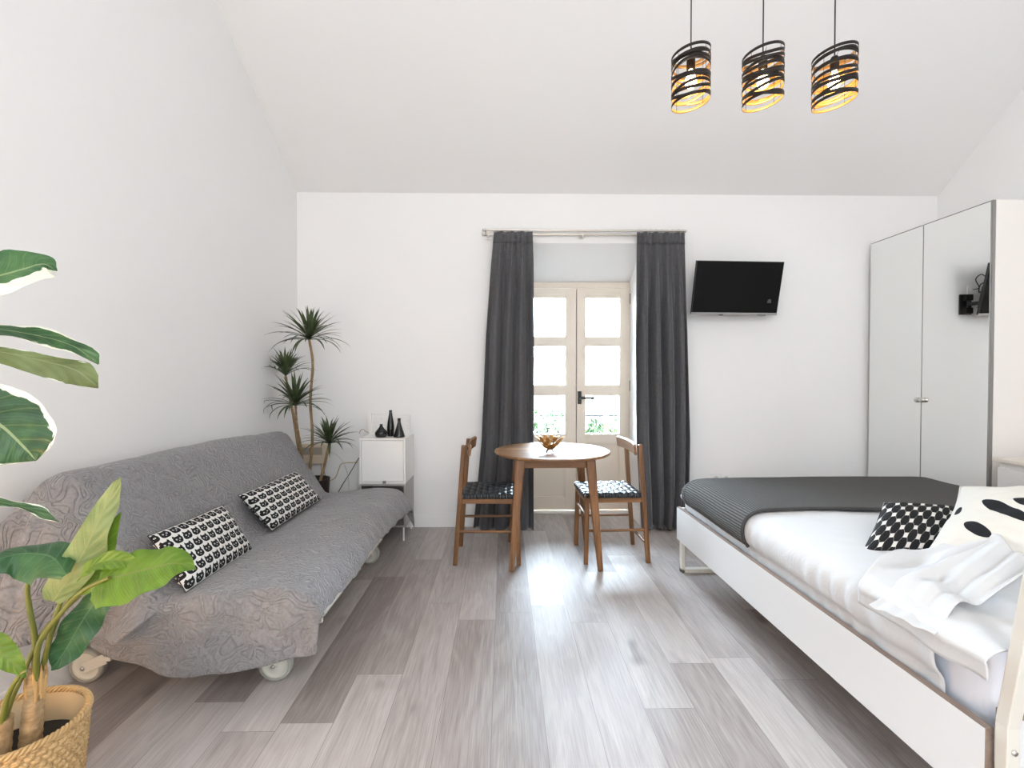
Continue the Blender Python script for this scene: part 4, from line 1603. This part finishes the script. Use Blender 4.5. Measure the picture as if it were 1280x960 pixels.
def crown(base, n, L, seed, spread=1.0, tilt=(0, 0)):
    rnd = random.Random(seed)
    m = MB()
    for i in range(n):
        t = (i + 0.5) / n
        az = i * 2.39996 + rnd.uniform(-0.25, 0.25)
        el = R(86) - t ** 0.9 * R(80) * spread + rnd.uniform(-0.08, 0.08)
        l = L * rnd.uniform(0.85, 1.12) * (0.80 + 0.30 * t)
        az2 = az
        strap(m, Vector(base) + Vector((0, 0, -0.022 * t + 0.01)), az2, el + tilt[0] * math.cos(az), l, 0.25 + 1.0 * t ** 2 + rnd.uniform(-0.1, 0.15), 0.0125, i)
    return m


dp = thing('dracaena', 'tall spiky-leaved plant with bare stems in the corner behind the sofa bed', 'plant', (-1.46, 3.83, 0))
pc = px(392, 598, 3.83)
MB().lathe([(0, 0), (0.09, 0), (0.095, 0.02), (0.120, pc.z - 0.01), (0.123, pc.z), (0.113, pc.z), (0.108, pc.z - 0.03), (0, pc.z - 0.03)], (pc.x, 3.83, 0.0), 36).build('pot', M_('dark_brown_pot', (0.035, 0.024, 0.022), 0.5), dp)
MB().lathe([(0, pc.z - 0.022), (0.107, pc.z - 0.026)], (pc.x, 3.83, 0), 24).build('soil', M_('dark_soil', (0.02, 0.015, 0.012), 0.95), dp)
stems = [
    ([(389, 612, 3.82), (387.5, 590, 3.80), (390.5, 545, 3.76), (388, 500, 3.72), (391, 455, 3.66), (386.5, 424, 3.60)], 0.012, 0.009),
    ([(381, 612, 3.84), (374, 566, 3.80), (366.5, 518, 3.74), (361, 490, 3.70), (357, 470, 3.66)], 0.011, 0.009),
    ([(382, 612, 3.80), (376, 560, 3.72), (371, 530, 3.62), (369.5, 507, 3.55)], 0.010, 0.008),
    ([(394, 615, 3.77), (399, 605, 3.76), (406, 580, 3.73), (411.5, 555, 3.70)], 0.012, 0.010)]
for pts, ra, rb in stems:
    P = cat([px(*p) for p in pts], 30)
    MB().tube(P, [ra + (rb - ra) * i / 29 + 0.0008 * math.sin(i * 2.1) for i in range(30)], 9).build('stem', TRK, dp)
for c, n, L, sd, spd in (((386.5, 423, 3.60), 60, 0.285, 2, 1.05), ((357, 468, 3.66), 46, 0.225, 5, 0.72), ((369.5, 505, 3.55), 52, 0.275, 9, 1.05), ((411.5, 553, 3.70), 46, 0.235, 14, 1.0)):
    crown(px(*c), n, L, sd, spd).build('leaf_crown', SPIK, dp)


# ================================================================== big-leaved plants in the left foreground
def leaf_mat(name, dark, mid, lite, vein, variegated=None, rough=0.4):
    q = Mat(name, mid, rough, spec=0.5)
    u, v, _ = q.xyz(q.coord('UV'))
    a = (v - 0.5).abs() * 2
    nz = q.noise(q.coord('Object'), 16, 3)
    col = q.ramp(nz, [(0.3, dark), (0.5, mid), (0.7, lite)])
    lat = ((u * 1.0 - a * 0.16) * 9.0).frac()
    lat = (lat - 0.5).abs().lt(0.05) * a.lt(0.88)
    fine = ((u - a * 0.2) * 2 * PI * 42).sin() * 0.5 + 0.5
    mid_ = a.lt(0.035)
    if variegated:
        ed = ((v - 0.5) * 2 if name == 'leaf_half_white' else a) + q.noise(q.vec(u * 3.0, v * 5.0, nz), 2.2, 3, 0.6) * 0.9 - u.rsub(1.0) * 0.05
        col = q.mix(ed.step(variegated, variegated + 0.05), col, (0.80, 0.82, 0.68))
    col = q.mix(lat * (0.16 if variegated else 0.6), col, vein)
    col = q.mix(mid_ * 0.85, col, vein)
    q.set('Base Color', col)
    q.bump(fine * 0.3 + lat * 0.9 + mid_, 0.25, 0.003)
    q.set('Subsurface Weight', 0.0)
    # thin leaf: some light passes through
    tr = q.nt.nodes.new('ShaderNodeBsdfTranslucent')
    q.nt.links.new(col, tr.inputs[0])
    mx = q.nt.nodes.new('ShaderNodeMixShader')
    mx.inputs[0].default_value = 0.22
    q.nt.links.new(q.b.outputs[0], mx.inputs[1])
    q.nt.links.new(tr.outputs[0], mx.inputs[2])
    q.nt.links.new(mx.outputs[0], q.nt.nodes['Material Output'].inputs['Surface'])
    return q.m


def leaf(mids, wl, wr, face, fold=0.25, wave=0.010, nu=40, nv=17, seed=0, curl=0.0, jag=0.0):
    """leaf along the midrib points; wl / wr: tables u -> half width to either side; face: the way its upper side looks"""
    P = cat(mids, nu)
    f = Vector(face).normalized()
    m = MB()
    vs, us = [], []
    for i in range(nu):
        u = i / (nu - 1)
        T = (P[min(i + 1, nu - 1)] - P[max(i - 1, 0)]).normalized()
        S = T.cross(f).normalized()
        N = S.cross(T).normalized()
        for j in range(nv):
            v = 2 * j / (nv - 1) - 1
            w = lerp_table(wl, u) if v < 0 else lerp_table(wr, u)
            w *= 1 + jag * noise.noise(Vector((u * 14, 3 if v < 0 else 8, seed)))
            a = abs(v)
            p = P[i] + S * v * w * math.cos(fold) + N * (a * w * math.sin(fold) - curl * a ** 3 * w)
            p += N * wave * a * a * math.sin(u * 19 + seed + (1.5 if v > 0 else 0))
            p += N * 0.008 * math.sin((u - a * 0.16) * 9 * 2 * PI) * a * (1 - a)
            vs.append(p)
            us.append((u, (v + 1) / 2))
    fs = [(i * nv + j, (i + 1) * nv + j, (i + 1) * nv + j + 1, i * nv + j + 1) for i in range(nu - 1) for j in range(nv - 1)]
    m.add(vs, fs, us, 0, True)
    return m


G_BRIGHT = leaf_mat('leaf_bright_green', (0.070, 0.150, 0.008), (0.098, 0.195, 0.010), (0.125, 0.232, 0.015), (0.16, 0.19, 0.05))
G_PALE = leaf_mat('leaf_pale_underside', (0.18, 0.245, 0.085), (0.235, 0.305, 0.115), (0.28, 0.345, 0.15), (0.32, 0.34, 0.14), rough=0.55)
G_DARK = leaf_mat('leaf_deep_green', (0.022, 0.085, 0.030), (0.035, 0.115, 0.038), (0.055, 0.150, 0.05), (0.10, 0.20, 0.09))
G_VARI = leaf_mat('leaf_variegated', (0.016, 0.060, 0.020), (0.035, 0.10, 0.033), (0.075, 0.165, 0.05), (0.28, 0.36, 0.17), variegated=1.28)
G_WHITE = leaf_mat('leaf_half_white', (0.025, 0.085, 0.028), (0.05, 0.135, 0.045), (0.09, 0.19, 0.06), (0.28, 0.36, 0.17), variegated=0.78)
G_OLIVE = leaf_mat('leaf_olive_underside', (0.09, 0.12, 0.035), (0.13, 0.165, 0.05), (0.17, 0.21, 0.075), (0.24, 0.27, 0.13), variegated=1.42, rough=0.55)
STEM = M_('green_leaf_stalk', (0.13, 0.145, 0.025), 0.45)
BARK = wood('fibrous_trunk', (0.20, 0.12, 0.05), (0.36, 0.24, 0.12), (0.50, 0.36, 0.20), 'X', 0.8, 1.5)
FIB = M_('orange_fibre', (0.50, 0.31, 0.12), 0.85)

# woven basket
KX, KY, KH = px(20, 905, 1.30).x, 1.30, 0.335
bk = thing('woven_basket', 'woven straw basket holding the green leafy plant at the lower left', 'basket', (KX, KY, 0))
wq = Mat('woven_straw', (0.45, 0.29, 0.13), 0.7)
wq.set('Base Color', wq.ramp(wq.noise(wq.coord('UV', (160, 90, 1)), 1.0, 3), [(0.25, (0.26, 0.15, 0.055)), (0.5, (0.46, 0.30, 0.13)), (0.75, (0.62, 0.44, 0.22))]))
STRAW = wq.m
NA, NRW = 320, 110


def bask(u, v):
    a = 2 * PI * u
    z = KH * v
    r0 = 0.112 + 0.033 * v ** 0.8
    row = v * 21
    col = u * 40
    ri = math.floor(row)
    fr = row - ri
    cc = col + 0.5 * (ri % 2)
    fc = cc - math.floor(cc)
    bump = (math.sin(PI * fc) ** 0.6) * (math.sin(PI * fr) ** 0.5)
    r = r0 + 0.009 * bump + 0.001 * math.sin(fr * 6 * PI)
    return Vector((KX + r * math.cos(a), KY + r * math.sin(a), z))


MB().grid(bask, NA, NRW).build('weave', STRAW, bk)
rim = MB()
for s in range(3):
    pts = []
    for i in range(241):
        a = 2 * PI * i / 240
        q = a * 26 + s * 2 * PI / 3
        r = 0.1475 + 0.0055 * math.cos(q)
        pts.append((KX + r * math.cos(a), KY + r * math.sin(a), KH + 0.003 + 0.0055 * math.sin(q)))
    rim.tube(pts, 0.0045, 6, cap=False)
rim.build('braided_rim', STRAW, bk)
MB().lathe([(0.1425, KH), (0.138, KH * 0.7), (0.125, 0.10), (0, 0.10)], (KX, KY, 0), 60).build('lining', M_('basket_lining', (0.52, 0.40, 0.24), 0.8), bk)

pl = thing('leafy_plant', 'green broad-leaved plant with fibrous trunks standing in the straw basket', 'plant', (KX, KY, 0.1))
MB().lathe([(0, KH - 0.075), (0.134, KH - 0.080)], (KX, KY, 0), 40).build('soil', M_('black_potting_soil', (0.012, 0.010, 0.008), 0.95), pl)
t1 = cat([px(37, 940, 1.31), px(40, 905, 1.31), px(43, 870, 1.31), px(46, 838, 1.31)], 40)
MB().tube(t1, [0.0235 - 0.005 * i / 39 + 0.0022 * abs(math.sin(i * 0.9)) for i in range(40)], 16).build('trunk', BARK, pl)
fb = MB()
rnd = random.Random(8)
for i in range(34):
    a = rnd.uniform(0, 2 * PI)
    q = t1[30].lerp(t1[39], rnd.random())
    o = Vector((math.cos(a), math.sin(a), 0)) * 0.019
    fb.tube(cat([q + o * 0.95 + Vector((0, 0, -0.03)), q + o * 1.05, q + o * 0.95 + Vector((rnd.uniform(-0.004, 0.004), 0, 0.035))], 5), [0.004, 0.005, 0.001], 5, flat=0.4) if False else fb.tube([q + o * 0.95 + Vector((0, 0, -0.035)), q + o * 1.06, q + o * 1.0 + Vector((rnd.uniform(-0.004, 0.004), 0, 0.028))], [0.004, 0.0055, 0.001], 5, flat=0.5)
fb.build('trunk_fibre', FIB, pl)
t2 = cat([px(0, 962, 1.26), px(2, 930, 1.26), px(4, 897, 1.26)], 20)
MB().tube(t2, [0.019 + 0.0018 * abs(math.sin(i * 0.9)) for i in range(20)], 14).build('trunk', BARK, pl)


def stalk(pts, r0, r1, n=28):
    P = cat([px(*p) for p in pts], n)
    MB().tube(P, [r0 + (r1 - r0) * i / (n - 1) for i in range(n)], 9).build('stalk', STEM, pl)


stalk([(43, 850, 1.31), (43.5, 800, 1.30), (36.5, 759, 1.29), (34.5, 732, 1.28), (43, 708, 1.27)], 0.0075, 0.005)
stalk([(45, 850, 1.30), (49, 805, 1.28), (76, 767, 1.25), (104, 738, 1.22), (137, 722, 1.20)], 0.0072, 0.0045)
stalk([(49, 850, 1.32), (57, 820, 1.32), (69, 772, 1.31), (84, 732, 1.30)], 0.0075, 0.005)
stalk([(51, 850, 1.33), (62, 800, 1.34), (78, 762, 1.34), (104, 726, 1.35)], 0.0072, 0.0045)
stalk([(4, 905, 1.26), (16, 870, 1.27), (28, 845, 1.28), (42, 812, 1.30), (60, 782, 1.33), (100, 745, 1.36)], 0.007, 0.0042)
stalk([(2, 905, 1.25), (10, 870, 1.24), (24, 845, 1.23), (33, 838, 1.23)], 0.007, 0.004)


def W(p, Y):
    return p * Y / F_PX


# the bright leaf reaching over the sofa
leaf([px(122, 727, 1.215), px(150, 720, 1.20), px(185, 711, 1.185), px(220, 704, 1.17), px(245, 711, 1.165)],
     [(0, W(20, 1.2)), (0.12, W(30, 1.2)), (0.35, W(31, 1.2)), (0.6, W(25, 1.2)), (0.78, W(16, 1.2)), (0.9, W(8, 1.2)), (0.96, W(3.5, 1.2)), (1, 0.0005)],
     [(0, W(22, 1.2)), (0.12, W(36, 1.2)), (0.35, W(38, 1.2)), (0.52, W(34, 1.2)), (0.66, W(29, 1.2)), (0.8, W(19, 1.2)), (0.9, W(9, 1.2)), (0.96, W(3.5, 1.2)), (1, 0.0005)],
     (0.1, -0.75, 0.75), 0.10, 0.006, seed=2, curl=0.15).build('leaf', G_BRIGHT, pl, label='bright green leaf')
# folded-back upper half of it, darker inside
leaf([px(96, 727, 1.26), px(118, 706, 1.24), px(150, 700, 1.225), px(178, 708, 1.21)],
     [(0, 0.002), (0.25, W(9, 1.2)), (0.6, W(12, 1.2)), (1, W(5, 1.2))],
     [(0, 0.002), (0.25, W(9, 1.2)), (0.6, W(12, 1.2)), (1, W(6, 1.2))],
     (-0.2, -0.8, 0.5), 0.2, 0.003, seed=4).build('leaf', G_BRIGHT, pl, label='bright green leaf')
# tall pale leaf seen from below
leaf([px(66, 752, 1.29), px(86, 722, 1.285), px(107, 685, 1.28), px(128, 640, 1.275), px(151, 596, 1.27)],
     [(0, W(10, 1.28)), (0.08, W(18, 1.28)), (0.3, W(20, 1.28)), (0.55, W(16, 1.28)), (0.8, W(10, 1.28)), (0.95, W(5, 1.28)), (1, 0.001)],
     [(0, W(8, 1.28)), (0.08, W(15, 1.28)), (0.3, W(21, 1.28)), (0.5, W(22, 1.28)), (0.62, W(15, 1.28)), (0.8, W(13, 1.28)), (0.95, W(5, 1.28)), (1, 0.001)],
     (0.55, -0.8, 0.2), -0.15, 0.006, seed=1).build('leaf', G_PALE, pl, label='pale leaf seen from below')
# the green leaf behind it
leaf([px(84, 742, 1.33), px(106, 712, 1.33), px(128, 682, 1.32), px(150, 641, 1.31)],
     [(0, W(8, 1.32)), (0.15, W(15, 1.32)), (0.5, W(15, 1.32)), (0.85, W(8, 1.32)), (1, 0.001)],
     [(0, W(12, 1.32)), (0.15, W(22, 1.32)), (0.5, W(20, 1.32)), (0.85, W(9, 1.32)), (1, 0.001)],
     (0.5, -0.8, 0.35), 0.15, 0.006, seed=3).build('leaf', G_BRIGHT, pl, label='bright green leaf')
# dark leaf drooping to the left
leaf([px(83, 718, 1.24), px(66, 697, 1.255), px(45, 692, 1.26), px(20, 693, 1.25), px(-10, 703, 1.22), px(-55, 735, 1.18)],
     [(0, W(7, 1.25)), (0.1, W(20, 1.25)), (0.25, W(33, 1.25)), (0.45, W(31, 1.25)), (0.75, W(22, 1.2)), (1, 0.001)],
     [(0, W(5, 1.25)), (0.1, W(16, 1.25)), (0.25, W(29, 1.25)), (0.45, W(28, 1.25)), (0.75, W(20, 1.2)), (1, 0.001)],
     (0.15, -0.6, 0.8), -0.35, 0.006, seed=6, curl=0.2).build('leaf', G_DARK, pl, label='deep green drooping leaf')
# dark leaf hanging to the lower right
leaf([px(132, 735, 1.38), px(116, 756, 1.37), px(98, 784, 1.36), px(82, 812, 1.345), px(64, 838, 1.33)],
     [(0, W(8, 1.35)), (0.2, W(19, 1.35)), (0.5, W(22, 1.35)), (0.8, W(17, 1.35)), (0.95, W(7, 1.35)), (1, 0.001)],
     [(0, W(6, 1.35)), (0.2, W(14, 1.35)), (0.5, W(21, 1.35)), (0.8, W(18, 1.35)), (0.95, W(7, 1.35)), (1, 0.001)],
     (0.3, -0.85, 0.3), -0.15, 0.007, seed=9).build('leaf', G_DARK, pl, label='deep green drooping leaf')
# small leaf at the frame's left
leaf([px(-40, 790, 1.2), px(-12, 806, 1.21), px(10, 824, 1.22), px(32, 847, 1.23)],
     [(0, W(8, 1.2)), (0.4, W(17, 1.2)), (0.8, W(11, 1.2)), (1, 0.001)],
     [(0, W(8, 1.2)), (0.4, W(15, 1.2)), (0.8, W(9, 1.2)), (1, 0.001)],
     (0.2, -0.8, 0.6), 0.1, 0.004, seed=12).build('leaf', G_BRIGHT, pl, label='bright green leaf')

# variegated plant standing further left, reaching into view
VX, VY = -1.47, 0.90
vp = thing('variegated_plant', 'white-edged variegated plant whose leaves reach in from the upper left', 'plant', (VX, VY, 0))
MB().lathe([(0, 0), (0.10, 0), (0.11, 0.02), (0.135, 0.27), (0.138, 0.29), (0.128, 0.29), (0.12, 0.25), (0, 0.25)], (VX, VY, 0), 36).build('pot', M_('white_pot', (0.7, 0.7, 0.68), 0.5), vp)
tr = cat([(VX, VY, 0.25), (VX + 0.01, VY, 0.6), (VX - 0.01, VY + 0.01, 0.95), (VX + 0.01, VY + 0.01, 1.32)], 30)
MB().tube(tr, [0.02 - 0.008 * i / 29 for i in range(30)], 12).build('trunk', BARK, vp)
LV = [
    # midrib (px, py, Y), left widths, right widths, face, fold, material, trunk height
    ([(-150, 372, 1.02), (-80, 355, 1.06), (-20, 349, 1.10), (27, 337, 1.14), (54, 330, 1.17), (71, 339, 1.19)],
     [(0, 6), (0.3, 34), (0.6, 40), (0.74, 28), (0.86, 14), (0.94, 5), (1, 0.3)], [(0, 6), (0.3, 32), (0.6, 38), (0.74, 36), (0.86, 22), (0.94, 8), (1, 0.3)], (0.1, -0.85, 0.45), 0.12, G_WHITE, 1.28),
    ([(-160, 436, 1.04), (-90, 420, 1.08), (-20, 411, 1.12), (40, 418, 1.16), (90, 432, 1.19), (123.5, 455, 1.21)],
     [(0, 5), (0.3, 18), (0.6, 17), (0.82, 14), (0.95, 11), (1, 0.3)], [(0, 5), (0.3, 19), (0.6, 20), (0.82, 14), (0.95, 5), (1, 0.3)], (0.0, -0.55, 0.83), 0.05, G_VARI, 1.18),
    ([(-160, 450, 1.0), (-90, 438, 1.04), (-20, 437, 1.08), (50, 450, 1.12), (95, 463, 1.15), (123, 485, 1.17)],
     [(0, 5), (0.3, 10), (0.6, 8), (0.82, 17), (0.92, 11), (1, 0.3)], [(0, 5), (0.3, 12), (0.6, 20), (0.82, 21), (0.92, 12), (1, 0.3)], (0.1, -0.8, 0.55), -0.1, G_OLIVE, 1.10),
    ([(-150, 470, 1.0), (-90, 486, 1.04), (-40, 510, 1.07), (0, 531, 1.10), (31, 560, 1.12), (45, 576, 1.13)],
     [(0, 8), (0.3, 34), (0.6, 48), (0.8, 40), (0.93, 20), (1, 1)], [(0, 8), (0.3, 34), (0.6, 46), (0.8, 36), (0.93, 16), (1, 1)], (0.2, -0.9, 0.35), 0.15, G_VARI, 1.05),
    ([(-140, 640, 1.02), (-80, 618, 1.06), (-20, 624, 1.10), (35, 636, 1.13), (76, 653, 1.15)],
     [(0, 5), (0.3, 12), (0.6, 7), (0.85, 7), (1, 0.3)], [(0, 5), (0.3, 12), (0.6, 7), (0.85, 6), (1, 0.3)], (0.0, -0.45, 0.9), 0.25, G_VARI, 0.85)]
for i, (mp, a, b, fc, fo, mt_, zt_) in enumerate(LV):
    P = [px(*p) for p in mp]
    leaf(P, [(u, W(w, 1.1)) for u, w in a], [(u, W(w, 1.1)) for u, w in b], fc, fo, 0.005, nu=52, nv=19, seed=20 + i, jag=0.06).build('leaf', mt_, vp, label='olive leaf underside' if mt_ is G_OLIVE else None)
    b0 = min(tr, key=lambda q: abs(q.z - zt_))
    MB().tube(cat([b0, b0.lerp(P[0], 0.5) + Vector((0, 0, 0.03)), P[0], P[1]], 20), 0.006, 8).build('stalk', STEM, vp)


# ================================================================== pendant lamps
LB = M_('dark_bronze_strip', (0.013, 0.009, 0.007), 0.5, 0.0, spec=0.25)
LG = M_('gold_inner_strip', (0.50, 0.27, 0.08), 0.35, 0.55)
bulbq = Mat('lit_bulb', (1, 0.8, 0.5), 0.3)
bulbq.set('Emission Color', (1.0, 0.74, 0.40, 1))
bulbq.set('Emission Strength', 13.0)
PY = 2.0
ROOF = ZB + SL * (YB - PY)


def make_pendant(label, c, seed, h, rad):
    r = rad
    t = thing('pendant_lamp', label, 'pendant lamp', (c.x, c.y, c.z - h / 2 - 0.03), 0, 'pendant lamps over the bed')
    rnd = random.Random(seed)
    sh_o = None
    n = 12
    first = MB()
    slant = 0.17
    for i in range(n):
        f = i / (n - 1)
        z0 = c.z - h / 2 + h * f
        a = 0.5 * slant * 2 * r
        ends = i in (0, n - 1)
        amp = a if ends else rnd.uniform(0.009, 0.026)
        ph = 0.0 if ends else rnd.uniform(-1.5, 1.5)
        ph2 = rnd.uniform(0, 6.28)
        w = 0.0064 if not ends else 0.0060
        vs = []
        N = 72
        for k in range(N):
            q = 2 * PI * k / N
            z = z0 + amp * math.cos(q - ph) + (0 if ends else 0.006 * math.sin(2 * q + ph2))
            rr = r + (0.0012 if i % 2 else 0.0)
            for dr, dz in ((0.0006, -w), (0.0006, w), (-0.0006, w), (-0.0006, -w)):
                vs.append((c.x + (rr + dr) * math.cos(q), c.y + (rr + dr) * math.sin(q), z + dz))
        fo, fi = [], []
        for k in range(N):
            a_, b_ = 4 * k, 4 * ((k + 1) % N)
            fo += [(a_, b_, b_ + 1, a_ + 1), (a_ + 1, b_ + 1, b_ + 2, a_ + 2), (a_ + 3, b_ + 3, b_, a_)][0:3]
            fi += [(a_ + 2, b_ + 2, b_ + 3, a_ + 3)]
        base = len(first.v)
        first.add(vs, fo, None, 0, True)
        first.f += [tuple(x + base for x in f_) for f_ in fi]
        first.mi += [1] * len(fi)
        first.sm += [True] * len(fi)
    shade = first.build('shade', [LB, LG], t, label='shade of crossing dark strips, gold inside')
    wr = MB()
    for k in range(4):
        q = 2 * PI * k / 4 + 0.5
        wr.tube([(c.x + (r - 0.001) * math.cos(q), c.y + (r - 0.001) * math.sin(q), c.z - h / 2 + 0.5 * slant * 2 * r * math.cos(q)), (c.x + (r - 0.001) * math.cos(q), c.y + (r - 0.001) * math.sin(q), c.z + h / 2 + 0.5 * slant * 2 * r * math.cos(q))], 0.0009, 5)
    zt_ = c.z + h / 2 - 0.012
    for k in range(3):
        q = 2 * PI * k / 3 + 0.2
        wr.tube([(c.x, c.y, zt_), (c.x + r * math.cos(q), c.y + r * math.sin(q), zt_ + 0.5 * slant * 2 * r * math.cos(q) * 0.9)], 0.001, 5)
    wr.build('wire', LB, shade)
    MB().lathe([(0, zt_ + 0.008), (0.012, zt_ + 0.006), (0.017, zt_ - 0.004), (0.017, zt_ - 0.045), (0.014, zt_ - 0.05), (0, zt_ - 0.05)], (c.x, c.y, 0), 20).build('socket', LB, t)
    zb_ = zt_ - 0.05
    MB().lathe([(0.009, zb_), (0.010, zb_ - 0.010), (0.019, zb_ - 0.030), (0.0235, zb_ - 0.045), (0.0215, zb_ - 0.060), (0.012, zb_ - 0.071), (0, zb_ - 0.074)], (c.x, c.y, 0), 24).build('bulb', bulbq.m, t, label='lit warm bulb')
    MB().tube([(c.x, c.y, zt_), (c.x, c.y, ROOF - 0.02)], 0.0028, 8).build('cord', BLACKP, t)
    MB().lathe([(0.0, ROOF - 0.055), (0.045, ROOF - 0.055), (0.048, ROOF - 0.05), (0.048, ROOF + 0.02)], (c.x, c.y, 0), 24).build('ceiling_canopy', LB, t)
    L = bpy.data.lights.new('bulb_light', 'POINT')
    L.energy = 0.6
    L.color = (1.0, 0.72, 0.42)
    L.shadow_soft_size = 0.03
    lo_ = bpy.data.objects.new('bulb_light', L)
    COL.objects.link(lo_)
    lo_.location = (c.x, c.y, zb_ - 0.095)
    return t


make_pendant('openwork strip pendant lamp nearest the television', px(863.5, 98, PY), 11, 0.190, 0.0745)
make_pendant('openwork strip pendant lamp between two others, brightest of the three', px(953.5, 97.5, PY), 23, 0.186, 0.0765)
make_pendant('openwork strip pendant lamp nearest the wardrobe', px(1043, 98, PY), 38, 0.186, 0.0795)

# ================================================================== light
wd = bpy.data.worlds.new('overcast_sky')
sc.world = wd
wd.use_nodes = True
bg = wd.node_tree.nodes['Background']
tcw = wd.node_tree.nodes.new('ShaderNodeTexCoord')
spw = wd.node_tree.nodes.new('ShaderNodeSeparateXYZ')
mrw = wd.node_tree.nodes.new('ShaderNodeMapRange')
wd.node_tree.links.new(tcw.outputs['Generated'], spw.inputs[0])
wd.node_tree.links.new(spw.outputs[2], mrw.inputs['Value'])
mrw.inputs['From Min'].default_value = 0.15
mrw.inputs['From Max'].default_value = 0.75
mrw.inputs['To Min'].default_value = 52.0     # brilliant low haze
mrw.inputs['To Max'].default_value = 46.0     # softer overhead
wd.node_tree.links.new(mrw.outputs[0], bg.inputs[1])
bg.inputs[0].default_value = (0.70, 0.85, 1.0, 1)


def area(name, loc, rot, sx, sy, e, col=(1, 1, 1), portal=False):
    L = bpy.data.lights.new(name, 'AREA')
    L.shape = 'RECTANGLE'
    L.size, L.size_y = sx, sy
    L.energy = e
    L.color = col
    o = bpy.data.objects.new(name, L)
    COL.objects.link(o)
    o.location = loc
    o.rotation_euler = rot
    if portal:
        L.cycles.is_portal = True
    return o


area('door_portal', ((OX0 + OX1) / 2, YB + 0.5, 1.25), (R(-90), 0, 0), 1.03, 2.0, 1, portal=True)
area('left_window_portal', (xl(LW0) - 0.13, (LW0 + LW1) / 2, (LZ0 + LZ1) / 2), (0, R(-90), 0), LZ1 - LZ0, LW1 - LW0, 1, portal=True)
# unseen fill light added high behind the viewpoint to lift walls and ceiling
L = bpy.data.lights.new('high_fill_light', 'POINT')
L.energy = 46
L.color = (0.95, 0.975, 1.0)
L.shadow_soft_size = 0.35
o = bpy.data.objects.new('high_fill_light', L)
COL.objects.link(o)
o.location = (0.7, -0.9, 2.75)
# second fill, added low near the rear wall to brighten camera-facing surfaces
L = bpy.data.lights.new('low_fill_light', 'POINT')
L.energy = 30
L.color = (0.97, 0.98, 1.0)
L.shadow_soft_size = 0.30
o = bpy.data.objects.new('low_fill_light', L)
COL.objects.link(o)
o.location = (0.15, -2.0, 1.45)
# warm reading lamp low in the near left corner, behind the viewpoint
L = bpy.data.lights.new('warm_floor_lamp', 'POINT')
L.energy = 15
L.color = (1.0, 0.60, 0.30)
L.shadow_soft_size = 0.12
o = bpy.data.objects.new('warm_floor_lamp', L)
COL.objects.link(o)
o.location = (-1.62, 0.42, 0.50)

sc.view_settings.view_transform = 'Standard'
sc.view_settings.look = 'None'
sc.view_settings.gamma = 1.0
sc.view_settings.use_curve_mapping = False
sc.view_settings.exposure = 1.13
sc.cycles.max_bounces = 12
sc.cycles.diffuse_bounces = 8
sc.cycles.glossy_bounces = 6
sc.cycles.transparent_max_bounces = 16
sc.cycles.sample_clamp_indirect = 6.0
